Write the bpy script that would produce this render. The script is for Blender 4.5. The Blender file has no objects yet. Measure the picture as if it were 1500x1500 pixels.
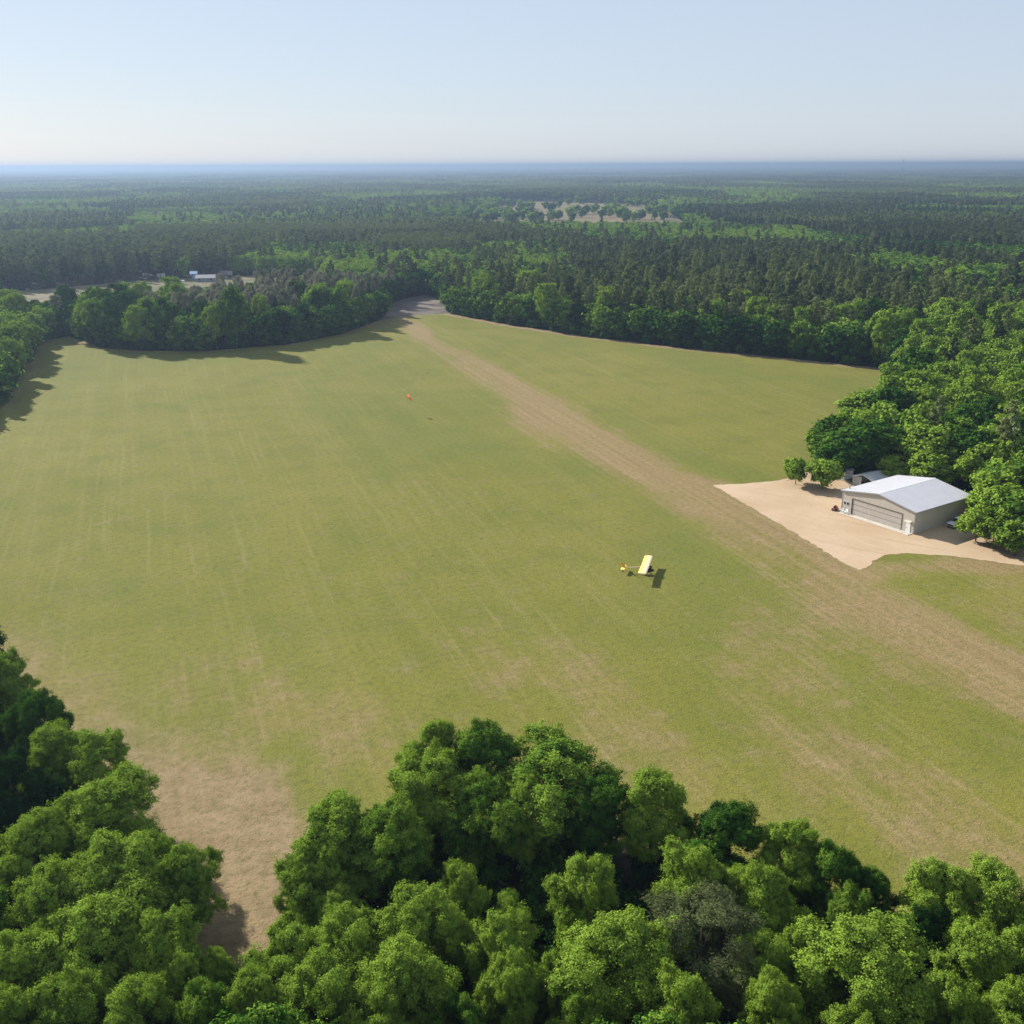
import bpy, math, random
import numpy as np

random.seed(7)
RNG = np.random.default_rng(11)
scene = bpy.context.scene
COL = scene.collection
R_ = math.radians

# ------------------------------------------------------------------ camera geometry
H = 75.0                       # the drone hovers 75 m over the airstrip
FPX = 1500.0
HOR_L, HOR_R = 245.0, 238.5
_roll = math.atan((HOR_R - HOR_L) / 1500.0)
_pitch = math.atan((750 - (HOR_L + HOR_R) / 2) * math.cos(_roll) / FPX)
_F = np.array([0, math.cos(_pitch), -math.sin(_pitch)])
_u0 = np.array([0, math.sin(_pitch), math.cos(_pitch)])
_r0 = np.array([1.0, 0, 0])
_R = math.cos(_roll) * _r0 + math.sin(_roll) * _u0
_U = -math.sin(_roll) * _r0 + math.cos(_roll) * _u0


def at(px, py, z=0.0):
    """ground (or height z) point seen at a pixel of the 1500 px photograph"""
    d = (px - 750) * _R - (py - 750) * _U + FPX * _F
    t = (z - H) / d[2]
    return float(d[0] * t), float(d[1] * t)


def proj(X, Y, Z):
    X = np.asarray(X, float); Y = np.asarray(Y, float); Z = np.asarray(Z, float) - H
    dep = X * _F[0] + Y * _F[1] + Z * _F[2]
    k = FPX / np.maximum(dep, 1e-3)
    return (750 + (X * _R[0] + Y * _R[1] + Z * _R[2]) * k,
            750 - (X * _U[0] + Y * _U[1] + Z * _U[2]) * k, dep)


# ------------------------------------------------------------------ numpy noise
def _hash(i, j, s):
    n = (i.astype(np.int64) * 374761393 + j.astype(np.int64) * 668265263 + s * 1442695041) & 0x7fffffff
    n = ((n ^ (n >> 13)) * 1274126177) & 0x7fffffff
    n = (n ^ (n >> 16)) & 0xffffff
    return n / float(0xffffff)


def vnoise(x, y, s=0):
    i = np.floor(x); j = np.floor(y); fx = x - i; fy = y - j
    fx = fx * fx * (3 - 2 * fx); fy = fy * fy * (3 - 2 * fy)
    a = _hash(i, j, s); b = _hash(i + 1, j, s); c = _hash(i, j + 1, s); d = _hash(i + 1, j + 1, s)
    return (a * (1 - fx) + b * fx) * (1 - fy) + (c * (1 - fx) + d * fx) * fy


def fbm(x, y, s=0, o=4):
    v = 0; a = 0.5; t = 0
    for k in range(o):
        v = v + a * vnoise(x, y, s + k * 17); t += a
        x = x * 2.03 + 5.1; y = y * 2.03 - 3.7; a *= 0.5
    return v / t


def sstep(a, b, x):
    t = np.clip((x - a) / (b - a), 0, 1)
    return t * t * (3 - 2 * t)


def inpoly(x, y, poly):
    x = np.asarray(x, float); y = np.asarray(y, float)
    c = np.zeros(x.shape, bool); n = len(poly); j = n - 1
    for i in range(n):
        xi, yi = poly[i]; xj, yj = poly[j]
        if yi != yj:
            c ^= ((yi > y) != (yj > y)) & (x < (xj - xi) * (y - yi) / (yj - yi) + xi)
        j = i
    return c


def polydist(x, y, line):
    d = np.full(np.shape(x), 1e9)
    for (x0, y0), (x1, y1) in zip(line, line[1:]):
        dx, dy = x1 - x0, y1 - y0
        t = np.clip(((x - x0) * dx + (y - y0) * dy) / (dx * dx + dy * dy + 1e-9), 0, 1)
        d = np.minimum(d, np.hypot(x - x0 - t * dx, y - y0 - t * dy))
    return d


# ------------------------------------------------------------------ object helpers
def link(o):
    COL.objects.link(o)
    return o


def tag(o, label=None, cat=None, group=None, kind=None):
    if label: o['label'] = label
    if cat: o['category'] = cat
    if group: o['group'] = group
    if kind: o['kind'] = kind
    return o


def empty(name, loc, rz=0.0):
    o = bpy.data.objects.new(name, None)
    o.location = loc; o.rotation_euler = (0, 0, rz); o.empty_display_size = 0.5
    return link(o)


class MB:
    """collects faces, then links them as one mesh object"""

    def __init__(self):
        self.v = []; self.f = []

    def poly(self, pts):
        n = len(self.v); self.v += [tuple(p) for p in pts]; self.f.append(tuple(range(n, n + len(pts)))); return self

    def box(self, x0, x1, y0, y1, z0, z1):
        n = len(self.v)
        self.v += [(x, y, z) for z in (z0, z1) for y in (y0, y1) for x in (x0, x1)]
        for q in ((0, 2, 3, 1), (4, 5, 7, 6), (0, 1, 5, 4), (2, 6, 7, 3), (0, 4, 6, 2), (1, 3, 7, 5)):
            self.f.append(tuple(n + k for k in q))
        return self

    def prism(self, prof, y0, y1, axis='y'):
        """profile of (a, z) swept along an axis"""
        n = len(self.v); m = len(prof)
        for y in (y0, y1):
            for a, z in prof:
                self.v.append((a, y, z) if axis == 'y' else (y, a, z))
        for k in range(m):
            q = (n + k, n + (k + 1) % m, n + m + (k + 1) % m, n + m + k)
            self.f.append(q)
        self.f.append(tuple(n + k for k in range(m))[::-1]); self.f.append(tuple(n + m + k for k in range(m)))
        return self

    def tube(self, p0, p1, r0, r1=None, n=8, caps=True):
        r1 = r0 if r1 is None else r1
        p0 = np.array(p0, float); p1 = np.array(p1, float)
        d = p1 - p0; d = d / (np.linalg.norm(d) + 1e-9)
        a = np.cross(d, (0, 0, 1) if abs(d[2]) < 0.9 else (1, 0, 0)); a /= np.linalg.norm(a); b = np.cross(d, a)
        s = len(self.v)
        for p, r in ((p0, r0), (p1, r1)):
            for k in range(n):
                t = 2 * math.pi * k / n
                self.v.append(tuple(p + r * (math.cos(t) * a + math.sin(t) * b)))
        for k in range(n):
            self.f.append((s + k, s + (k + 1) % n, s + n + (k + 1) % n, s + n + k))
        if caps:
            self.f.append(tuple(s + k for k in range(n))[::-1]); self.f.append(tuple(s + n + k for k in range(n)))
        return self

    def lathe(self, p0, axis, prof, n=16):
        """profile of (distance along axis, radius)"""
        for (d0, r0), (d1, r1) in zip(prof, prof[1:]):
            a = np.array(p0, float) + d0 * np.array(axis, float); b = np.array(p0, float) + d1 * np.array(axis, float)
            self.tube(a, b + 1e-5 * np.array(axis, float), max(r0, 1e-3), max(r1, 1e-3), n, caps=True)
        return self

    def mesh(self, name, mat):
        me = bpy.data.meshes.new(name)
        me.from_pydata(self.v, [], self.f)
        me.materials.append(mat); me.update()
        return me

    def build(self, name, mat, parent=None, bevel=0.0):
        o = bpy.data.objects.new(name, self.mesh(name, mat))
        link(o)
        if parent: o.parent = parent
        if bevel:
            m = o.modifiers.new('edge', 'BEVEL'); m.width = bevel; m.segments = 2; m.limit_method = 'ANGLE'
        return o


def quads_mesh(name, verts, mats, nper=4, attrs=None, matidx=None):
    """verts (N,4,3) -> mesh of N separate quads, written with foreach_set"""
    n = len(verts)
    me = bpy.data.meshes.new(name)
    me.vertices.add(n * 4); me.vertices.foreach_set('co', np.ascontiguousarray(verts, np.float32).ravel())
    me.loops.add(n * 4); me.loops.foreach_set('vertex_index', np.arange(n * 4, dtype=np.int32))
    me.polygons.add(n); me.polygons.foreach_set('loop_start', np.arange(0, n * 4, 4, dtype=np.int32))
    for m in mats: me.materials.append(m)
    if matidx is not None: me.polygons.foreach_set('material_index', np.asarray(matidx, np.int32))
    for k, a in (attrs or {}).items():
        at_ = me.attributes.new(k, 'FLOAT', 'FACE'); at_.data.foreach_set('value', np.asarray(a, np.float32))
    me.update(calc_edges=True); me.validate()
    return me


# ------------------------------------------------------------------ materials
class NT:
    def __init__(self, name):
        self.m = bpy.data.materials.new(name); self.m.use_nodes = True
        self.t = self.m.node_tree; self.t.nodes.clear()
        self.out = self.t.nodes.new('ShaderNodeOutputMaterial')

    def n(self, typ, **kw):
        nd = self.t.nodes.new(typ)
        for k, v in kw.items():
            if k.startswith('i_'):
                nd.inputs[k[2:].replace('_', ' ')].default_value = v
            else:
                setattr(nd, k, v)
        return nd

    def l(self, a, b): self.t.links.new(a, b)

    def val(self, sock, v):
        if hasattr(v, 'is_output'): self.l(v, sock)
        else: sock.default_value = v

    def math(self, op, a, b=0.0, clamp=False):
        nd = self.t.nodes.new('ShaderNodeMath'); nd.operation = op; nd.use_clamp = clamp
        self.val(nd.inputs[0], a); self.val(nd.inputs[1], b)
        return nd.outputs[0]

    def mix(self, f, a, b, bt='MIX'):
        nd = self.t.nodes.new('ShaderNodeMix'); nd.data_type = 'RGBA'; nd.blend_type = bt
        self.val(nd.inputs[0], f)
        for s, v in ((nd.inputs[6], a), (nd.inputs[7], b)):
            self.val(s, v if hasattr(v, 'is_output') else (*v, 1.0) if len(v) == 3 else v)
        return nd.outputs[2]

    def rng(self, v, a, b, c=0.0, d=1.0):
        nd = self.t.nodes.new('ShaderNodeMapRange'); nd.interpolation_type = 'SMOOTHSTEP'
        self.val(nd.inputs[0], v)
        for k, x in enumerate((a, b, c, d)): nd.inputs[k + 1].default_value = x
        return nd.outputs[0]

    def pos(self, rot=0.0, scale=(1, 1, 1)):
        g = self.t.nodes.new('ShaderNodeNewGeometry')
        mp = self.t.nodes.new('ShaderNodeMapping'); mp.inputs['Rotation'].default_value = (0, 0, rot)
        self.l(g.outputs['Position'], mp.inputs['Vector'])
        m2 = self.t.nodes.new('ShaderNodeMapping'); m2.inputs['Scale'].default_value = scale
        self.l(mp.outputs[0], m2.inputs['Vector'])
        return m2.outputs[0]

    def objpos(self, scale=(1, 1, 1)):
        g = self.t.nodes.new('ShaderNodeTexCoord')
        mp = self.t.nodes.new('ShaderNodeMapping'); mp.inputs['Scale'].default_value = scale
        self.l(g.outputs['Object'], mp.inputs['Vector'])
        return mp.outputs[0]

    def noise(self, vec, scale, detail=4.0, rough=0.55):
        nd = self.t.nodes.new('ShaderNodeTexNoise'); nd.inputs['Scale'].default_value = scale
        nd.inputs['Detail'].default_value = detail; nd.inputs['Roughness'].default_value = rough
        self.l(vec, nd.inputs['Vector'])
        return nd.outputs[0]

    def attr(self, name, typ='GEOMETRY'):
        nd = self.t.nodes.new('ShaderNodeAttribute'); nd.attribute_name = name; nd.attribute_type = typ
        return nd.outputs['Fac']

    def bump(self, h, strength=0.3, dist=0.1):
        nd = self.t.nodes.new('ShaderNodeBump'); nd.inputs['Strength'].default_value = strength
        nd.inputs['Distance'].default_value = dist
        self.l(h, nd.inputs['Height'])
        return nd.outputs[0]

    def pbr(self, col, rough=0.7, metal=0.0, spec=0.3, normal=None):
        b = self.t.nodes.new('ShaderNodeBsdfPrincipled')
        self.val(b.inputs['Base Color'], col if hasattr(col, 'is_output') else (*col, 1.0))
        self.val(b.inputs['Roughness'], rough); b.inputs['Metallic'].default_value = metal
        b.inputs['Specular IOR Level'].default_value = spec
        if normal is not None: self.l(normal, b.inputs['Normal'])
        self.l(b.outputs[0], self.out.inputs['Surface'])
        return self.m


def plain(name, col, rough=0.6, metal=0.0, spec=0.4, var=0.12, scale=3.0):
    k = NT(name)
    nz = k.noise(k.objpos(), scale, 4)
    c = k.mix(k.rng(nz, 0.3, 0.7), tuple(x * (1 - var) for x in col), tuple(min(1, x * (1 + var)) for x in col))
    return k.pbr(c, rough, metal, spec)


STRIP = R_(19.1)


def leaf_material(name, dark, mid, light, trans, transl=0.17):
    k = NT(name)
    tint = k.math('ADD', k.attr('tint', 'INSTANCER'), k.attr('tint', 'OBJECT'))
    lv = k.attr('lv')
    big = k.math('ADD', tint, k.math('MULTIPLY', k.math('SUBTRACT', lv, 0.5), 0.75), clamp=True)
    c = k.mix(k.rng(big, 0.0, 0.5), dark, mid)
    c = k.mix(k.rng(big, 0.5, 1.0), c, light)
    df = k.n('ShaderNodeBsdfDiffuse'); k.l(c, df.inputs[0])
    tr = k.n('ShaderNodeBsdfTranslucent')
    k.l(k.mix(1.0, c, trans, 'MULTIPLY'), tr.inputs[0])
    mx = k.n('ShaderNodeMixShader'); mx.inputs[0].default_value = transl
    k.l(df.outputs[0], mx.inputs[1]); k.l(tr.outputs[0], mx.inputs[2])
    k.l(mx.outputs[0], k.out.inputs['Surface'])
    return k.m


M = {}
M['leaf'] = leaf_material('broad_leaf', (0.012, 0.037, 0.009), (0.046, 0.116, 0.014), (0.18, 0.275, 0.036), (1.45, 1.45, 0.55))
M['needle'] = leaf_material('pine_needle', (0.03, 0.052, 0.027), (0.092, 0.126, 0.055), (0.215, 0.255, 0.095), (1.2, 1.2, 0.8), 0.2)
M['twig'] = leaf_material('grey_twig', (0.07, 0.078, 0.05), (0.13, 0.138, 0.088), (0.20, 0.205, 0.135), (1, 1, 1), 0.35)
k = NT('bark'); nz = k.noise(k.objpos((6, 6, 1.2)), 2.0, 5)
M['bark'] = k.pbr(k.mix(k.rng(nz, 0.3, 0.7), (0.05, 0.04, 0.03), (0.15, 0.125, 0.1)), 0.9, spec=0.1, normal=k.bump(nz, 0.5, 0.05))

# forest floor: the one ground sheet out to the horizon
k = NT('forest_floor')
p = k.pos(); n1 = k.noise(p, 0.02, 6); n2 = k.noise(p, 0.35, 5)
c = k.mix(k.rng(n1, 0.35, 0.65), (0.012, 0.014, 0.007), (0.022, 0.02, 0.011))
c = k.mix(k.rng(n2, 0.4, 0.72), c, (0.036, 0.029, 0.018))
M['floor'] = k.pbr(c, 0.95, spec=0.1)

# mown grass with a worn sandy strip
k = NT('mown_grass')
pw = k.pos(STRIP * -1.0); ps = k.pos(STRIP * -1.0, (1.0, 0.09, 1.0))
n_big = k.noise(pw, 0.012, 5, 0.6); n_mid = k.noise(pw, 0.07, 5, 0.6); n_fin = k.noise(pw, 0.9, 5, 0.7)
pl = k.pos(STRIP * -1.0, (1.0, 0.022, 1.0)); n_str = k.noise(pl, 0.22, 4, 0.6); n_st2 = k.noise(pl, 0.7, 4, 0.6); n_tuft = k.noise(pw, 2.6, 3, 0.7)
bare = k.attr('bare'); earth = k.attr('earth'); lush = k.attr('lush')
n_pat = k.noise(ps, 0.055, 5, 0.65); n_pt2 = k.noise(pw, 0.22, 4, 0.6); n_wd = k.noise(pw, 0.45, 3, 0.6)
g = k.mix(k.rng(n_big, 0.32, 0.68), (0.134, 0.140, 0.018), (0.176, 0.164, 0.031))
g = k.mix(k.rng(n_pat, 0.40, 0.70, 0, 0.32), g, (0.19, 0.172, 0.04))
g = k.mix(k.rng(n_mid, 0.42, 0.68, 0, 0.5), g, (0.098, 0.122, 0.016))
g = k.mix(k.rng(n_pt2, 0.5, 0.72, 0, 0.4), g, (0.185, 0.155, 0.07))
g = k.mix(k.rng(n_str, 0.46, 0.74, 0, 0.28), g, (0.218, 0.198, 0.062))
g = k.mix(k.rng(n_st2, 0.53, 0.70, 0, 0.27), g, (0.245, 0.22, 0.085))
g = k.mix(k.math('MULTIPLY', lush, 0.6), g, (0.105, 0.132, 0.021))
bm = k.math('ADD', bare, k.math('MULTIPLY', k.math('SUBTRACT', n_mid, 0.5), 0.9))
bm = k.math('ADD', bm, k.math('MULTIPLY', k.math('SUBTRACT', n_pt2, 0.5), 0.8))
bm = k.math('ADD', bm, k.math('MULTIPLY', k.math('SUBTRACT', n_st2, 0.5), 0.45))
bm = k.math('MULTIPLY', k.rng(bm, 0.12, 1.02), k.rng(bare, 0.0, 0.12))
bc = k.mix(k.rng(n_st2, 0.25, 0.75), (0.213, 0.146, 0.072), (0.275, 0.196, 0.103))
bc = k.mix(k.rng(n_pt2, 0.55, 0.75, 0, 0.5), bc, (0.29, 0.215, 0.13))
g = k.mix(k.math('MULTIPLY', bm, 0.9), g, bc)
em = k.math('ADD', earth, k.math('MULTIPLY', k.math('SUBTRACT', n_mid, 0.5), 0.5))
em = k.math('ADD', em, k.math('MULTIPLY', k.math('SUBTRACT', n_pt2, 0.5), 0.4))
g = k.mix(k.math('MULTIPLY', k.rng(em, 0.1, 1.0), k.rng(earth, 0.0, 0.1)), g, k.mix(k.rng(n_pt2, 0.3, 0.7), (0.212, 0.152, 0.084), (0.275, 0.2, 0.116)))
g = k.mix(k.rng(n_fin, 0.3, 0.6, 0.5, 0.0), g, (0.07, 0.076, 0.02))
g = k.mix(k.rng(n_tuft, 0.55, 0.8, 0.0, 0.42), g, (0.29, 0.255, 0.115))
g = k.mix(k.rng(n_tuft, 0.25, 0.44, 0.5, 0.0), g, (0.04, 0.046, 0.014))
g = k.mix(k.rng(n_wd, 0.24, 0.34, 0.45, 0.0), g, (0.055, 0.075, 0.016))
n_t2 = k.noise(pw, 6.5, 2, 0.6)
g = k.mix(k.rng(n_t2, 0.54, 0.74, 0.0, 0.42), g, (0.33, 0.29, 0.125))
g = k.mix(k.rng(n_t2, 0.28, 0.44, 0.42, 0.0), g, (0.045, 0.052, 0.013))
M['grass'] = k.pbr(g, 0.95, spec=0.08, normal=k.bump(n_tuft, 0.6, 0.25))

k = NT('packed_sand')
p = k.pos(STRIP * -1.0); n1 = k.noise(p, 0.06, 5); n2 = k.noise(p, 1.2, 5, 0.7); n3 = k.noise(k.pos(R_(-35), (1, .12, 1)), 0.5, 4)
c = k.mix(k.rng(n1, 0.3, 0.7), (0.378, 0.275, 0.172), (0.45, 0.343, 0.23))
c = k.mix(k.rng(n2, 0.45, 0.75, 0, 0.4), c, (0.32, 0.22, 0.13))
c = k.mix(k.rng(n3, 0.55, 0.75, 0, 0.35), c, (0.48, 0.37, 0.265))
trk = k.noise(k.pos(R_(-56), (1.0, .05, 1)), 0.55, 3, 0.5)
c = k.mix(k.rng(trk, 0.56, 0.68, 0, 0.45), c, (0.33, 0.235, 0.145))
n4 = k.noise(p, 0.35, 5, 0.65)
c = k.mix(k.rng(n4, 0.58, 0.74, 0, 0.5), c, (0.30, 0.225, 0.125))
M['sand'] = k.pbr(c, 0.95, spec=0.1, normal=k.bump(n2, 0.3, 0.08))

k = NT('grey_track')
p = k.pos(); n1 = k.noise(p, 0.05, 5)
M['track'] = k.pbr(k.mix(k.rng(n1, 0.35, 0.65), (0.07, 0.062, 0.055), (0.17, 0.14, 0.115)), 0.95, spec=0.1)
k = NT('dry_pasture')
p = k.pos(); n1 = k.noise(p, 0.01, 5)
M['pasture'] = k.pbr(k.mix(k.rng(n1, 0.35, 0.65), (0.175, 0.128, 0.075), (0.12, 0.11, 0.05)), 0.95, spec=0.1)
k = NT('clearing_grass')
p = k.pos(); n1 = k.noise(p, 0.03, 5)
M['clearing'] = k.pbr(k.mix(k.rng(n1, 0.4, 0.6), (0.085, 0.09, 0.035), (0.155, 0.13, 0.075)), 0.95, spec=0.1)


def ribbed(name, col, pitch, rough, metal=0.0, axis=0, depth=0.03):
    k = NT(name)
    g = k.n('ShaderNodeTexCoord'); s = k.n('ShaderNodeSeparateXYZ'); k.l(g.outputs['Object'], s.inputs[0])
    w = k.math('PINGPONG', s.outputs[axis], pitch / 2)
    r = k.rng(w, pitch * 0.32, pitch * 0.48)
    nz = k.noise(g.outputs['Object'], 0.5, 5)
    c = k.mix(k.rng(nz, 0.35, 0.7), tuple(x * 0.93 for x in col), col)
    c = k.mix(k.math('MULTIPLY', r, 0.12), c, tuple(x * 0.55 for x in col))
    return k.pbr(c, rough, metal, 0.4, k.bump(r, 0.6, depth))


M['wall'] = ribbed('beige_ribbed_metal', (0.50, 0.46, 0.395), 0.3, 0.55)
M['wall_side'] = ribbed('beige_ribbed_metal_side', (0.50, 0.46, 0.395), 0.3, 0.55, axis=1)
M['roof'] = ribbed('white_ribbed_roof', (0.47, 0.47, 0.50), 0.6, 0.42, axis=1)
M['door'] = plain('door_panel', (0.455, 0.415, 0.365), 0.5)
M['dark'] = plain('dark_rubber', (0.02, 0.02, 0.02), 0.8)
M['white'] = plain('white_paint', (0.78, 0.78, 0.76), 0.4)
M['carwhite'] = plain('white_car_paint', (0.72, 0.73, 0.75), 0.25, spec=0.6, var=0.03)
M['glass'] = plain('dark_glass', (0.02, 0.024, 0.03), 0.08, spec=0.7, var=0.05)
M['trim'] = plain('grey_trim', (0.32, 0.33, 0.34), 0.5)
M['concrete'] = plain('concrete', (0.46, 0.42, 0.35), 0.9, spec=0.2, scale=1.0)
M['yellow'] = plain('yellow_fabric', (0.80, 0.62, 0.13), 0.5, var=0.06)
M['cream'] = plain('cream_fabric', (0.76, 0.57, 0.36), 0.5, var=0.04)
M['orange'] = plain('orange_fabric', (0.9, 0.26, 0.10), 0.7, var=0.1)
M['mustard'] = plain('mustard_fabric', (0.66, 0.37, 0.05), 0.5, var=0.08)
M['red'] = plain('red_paint', (0.26, 0.07, 0.055), 0.45)
M['metal'] = plain('grey_metal', (0.38, 0.38, 0.38), 0.4, 0.6)
M['carport'] = ribbed('grey_metal_sheet', (0.42, 0.44, 0.45), 0.4, 0.5, axis=1)
M['blue'] = plain('blue_siding', (0.16, 0.27, 0.40), 0.6)
M['greyroof'] = plain('grey_shingle', (0.30, 0.29, 0.30), 0.8)

# ------------------------------------------------------------------ tree prototypes (leaf-sized faces through the crown)
def unit(v): return v / (np.linalg.norm(v, axis=-1, keepdims=True) + 1e-9)


def leaf_quads(rng, c, n, a, b):
    """diamond leaves at c (N,3), facing n, half-length a, half-width b"""
    r = unit(rng.normal(size=c.shape))
    t = unit(np.cross(n, r)); w = np.cross(n, t)
    sc = rng.uniform(0.7, 1.35, (len(c), 1))
    t = t * a * sc; w = w * b * sc
    fold = n * (b * 0.5) * sc
    return np.stack([c - t, c + w + fold * 0.6, c + t, c - w + fold * 0.6], 1)


def tubes_quads(segs, n=6):
    out = []
    for p0, p1, r0, r1 in segs:
        p0 = np.array(p0, float); p1 = np.array(p1, float)
        d = unit(p1 - p0); a = unit(np.cross(d, (0.3, 0.2, 1.0) if abs(d[2]) < 0.9 else (1.0, 0, 0.1))); b = np.cross(d, a)
        th = np.arange(n + 1) * 2 * math.pi / n
        ring = np.cos(th)[:, None] * a + np.sin(th)[:, None] * b
        lo = p0 + ring * r0; hi = p1 + ring * r1
        out.append(np.stack([lo[:-1], lo[1:], hi[1:], hi[:-1]], 1))
    return np.concatenate(out)


def broad_shape(rng, h=13.0, R=5.0, low=0.12, nl=22, sub=7, lean=0.38):
    """lobes of a rounded, billowing crown: list of (centre, radii, tone)"""
    zc = h * (0.5 + low / 2); rv = h * (1 - low) / 2
    lobes = []
    off = rng.uniform(0, 6.28)
    asym = rng.uniform(-lean, lean, 2)
    for i in range(nl):
        z = 1 - (i + 0.5) / nl * 1.72
        ph = off + i * 2.39996 + rng.normal(0, 0.25)
        rr = math.sqrt(max(0, 1 - z * z))
        wob = rng.uniform(0.55, 1.22)
        d = np.array([rr * math.cos(ph), rr * math.sin(ph), z])
        prof = 1.0 if z > -0.1 else 0.92
        ctr = np.array([d[0] * R * 0.66 * wob * prof + asym[0] * R * (z + 0.5) * 0.5, d[1] * R * 0.66 * wob * prof + asym[1] * R * (z + 0.5) * 0.5, zc + d[2] * rv * 0.72 * (0.8 + 0.2 * wob)])
        rad = R * rng.uniform(0.22, 0.43)
        lobes.append((ctr, rad, rng.uniform(0, 1), d))
    subs = []
    for ctr, rad, tone, d in lobes:
        for j in range(sub):
            e = unit(rng.normal(size=3) + d * 1.1 + np.array([0, 0, 0.35]))
            s = rad * rng.uniform(0.30, 0.54)
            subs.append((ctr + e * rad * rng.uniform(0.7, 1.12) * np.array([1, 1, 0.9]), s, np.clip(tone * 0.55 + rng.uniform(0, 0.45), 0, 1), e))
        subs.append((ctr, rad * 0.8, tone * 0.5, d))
    return zc, rv, lobes, subs


def make_broad(rng, nleaf, la, lb, h=13.0, R=5.0, low=0.12, nl=22, sub=7, gap=0.27, per=26):
    zc, rv, lobes, subs = broad_shape(rng, h, R, low, nl, sub)
    if gap: subs = [s for s in subs if rng.uniform() > gap]
    w = np.array([s[1] ** 2 for s in subs]); w /= w.sum()
    cnt = np.maximum(1, (w * nleaf / per).astype(int))
    idx = np.repeat(np.arange(len(subs)), cnt)
    C = np.array([s[0] for s in subs])[idx]; S = np.array([s[1] for s in subs])[idx]
    T = np.array([s[2] for s in subs])[idx]; D = np.array([s[3] for s in subs])[idx]
    m = len(idx)
    d = unit(rng.normal(size=(m, 3)) + D * 0.45)
    rad = S * (0.5 + 0.62 * rng.uniform(0, 1, m) ** 0.6)
    stray = rng.uniform(size=m) < 0.12
    rad = np.where(stray, rad * rng.uniform(1.1, 1.6, m), rad)
    sp = C + d * rad[:, None] * np.array([1, 1, 0.88])
    out = unit(sp - np.array([0, 0, zc - rv * 0.3]))
    sn = unit(d * 0.7 + out * 0.45 + rng.normal(size=(m, 3)) * 0.25 + np.array([0, 0, 0.2]))
    st = np.clip(T * 0.6 + rng.uniform(0, 0.45, m), 0, 1)
    # each spray is a tuft of leaves along a short twig
    k_ = np.repeat(np.arange(m), per); n = len(k_)
    size = (0.24 + 1.1 * la) * rng.uniform(0.7, 1.3, m)[k_]
    along = rng.uniform(-0.8, 1.1, n)
    pos = sp[k_] + unit(out * 0.7 + rng.normal(size=(m, 3)) * 0.6)[k_] * (along * size)[:, None] + rng.normal(size=(n, 3)) * (size * 0.5)[:, None] * np.array([1, 1, 0.7])
    nr = unit(sn[k_] + rng.normal(size=(n, 3)) * 0.36)
    lv = np.clip(st[k_] + rng.uniform(-0.14, 0.14, n), 0, 1)
    ok = pos[:, 2] > 0.15
    pos, nr, lv = pos[ok], nr[ok], lv[ok]
    q = leaf_quads(rng, pos, nr, la, lb)
    # trunk + limbs
    tr = 0.028 * h * 0.55
    segs = [((0, 0, -0.3), (0.1, 0, h * 0.2), tr * 1.25, tr), ((0.1, 0, h * 0.2), (0, 0.15, h * 0.6), tr, tr * 0.55), ((0, 0.15, h * 0.6), (0, 0, h * 0.88), tr * 0.55, tr * 0.15)]
    for ctr, rd, tone, d_ in lobes[::2]:
        z0 = min(ctr[2] * 0.62, h * 0.55)
        b = (0.05, 0.05, max(h * 0.16, z0)); m = (ctr[0] * 0.5, ctr[1] * 0.5, (b[2] + ctr[2]) / 2 - 0.1)
        segs += [(b, m, tr * 0.4, tr * 0.26), (m, tuple(ctr), tr * 0.26, tr * 0.08)]
    return q, lv, tubes_quads(segs, 6)


def make_pine(rng, nleaf, la, lb, h=19.0, R=3.4, bare=0.36, branches=38, flat=0.7):
    subs = []; segs = []
    tr = 0.2
    bend = rng.normal(0, 0.25, 2)
    top = np.array([bend[0], bend[1], h])
    segs += [((0, 0, -0.3), (bend[0] * .3, bend[1] * .3, h * 0.5), tr, tr * 0.75), ((bend[0] * .3, bend[1] * .3, h * 0.5), tuple(top), tr * 0.75, 0.03)]
    for i in range(branches):
        f = (i + rng.uniform(0, 1)) / branches
        z = h * (bare + (1 - bare) * f)
        prof = (math.sin(math.pi * min(1, 0.2 + 0.74 * f)) ** 0.8) * (1.0 - 0.25 * f)
        L = R * prof * rng.uniform(0.55, 1.1)
        ph = i * 2.39996 + rng.normal(0, 0.3)
        rise = 0.25 + 0.35 * f
        e = np.array([math.cos(ph) * L, math.sin(ph) * L, L * rise])
        base = np.array([0, 0, z - 0.3]); tip = base + e
        segs.append((tuple(base), tuple(tip), 0.055, 0.02))
        tone = rng.uniform(0, 1)
        for q_ in (0.55, 0.98):
            subs.append((base + e * q_ + np.array([0, 0, 0.2]), max(0.45, L * 0.38) * (0.8 if q_ < 0.9 else 1.0), tone))
    subs.append((top - np.array([0, 0, 0.5]), 0.8, 0.6))
    w = np.array([s[1] ** 2 for s in subs]); w /= w.sum()
    cnt = np.maximum(1, (w * nleaf).astype(int)); idx = np.repeat(np.arange(len(subs)), cnt)
    C = np.array([s[0] for s in subs])[idx]; S = np.array([s[1] for s in subs])[idx]; T = np.array([s[2] for s in subs])[idx]
    n = len(idx); d = unit(rng.normal(size=(n, 3)))
    pos = C + d * (S * rng.uniform(0.35, 1.05, n))[:, None] * np.array([1, 1, flat])
    nr = unit(rng.normal(size=(n, 3)) + d * 0.5 + np.array([0, 0, 0.5]))
    q = leaf_quads(rng, pos, nr, la, lb)
    lv = np.clip(T * 0.7 + rng.uniform(0, 0.4, n), 0, 1)
    return q, lv, tubes_quads(segs, 5)


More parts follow.
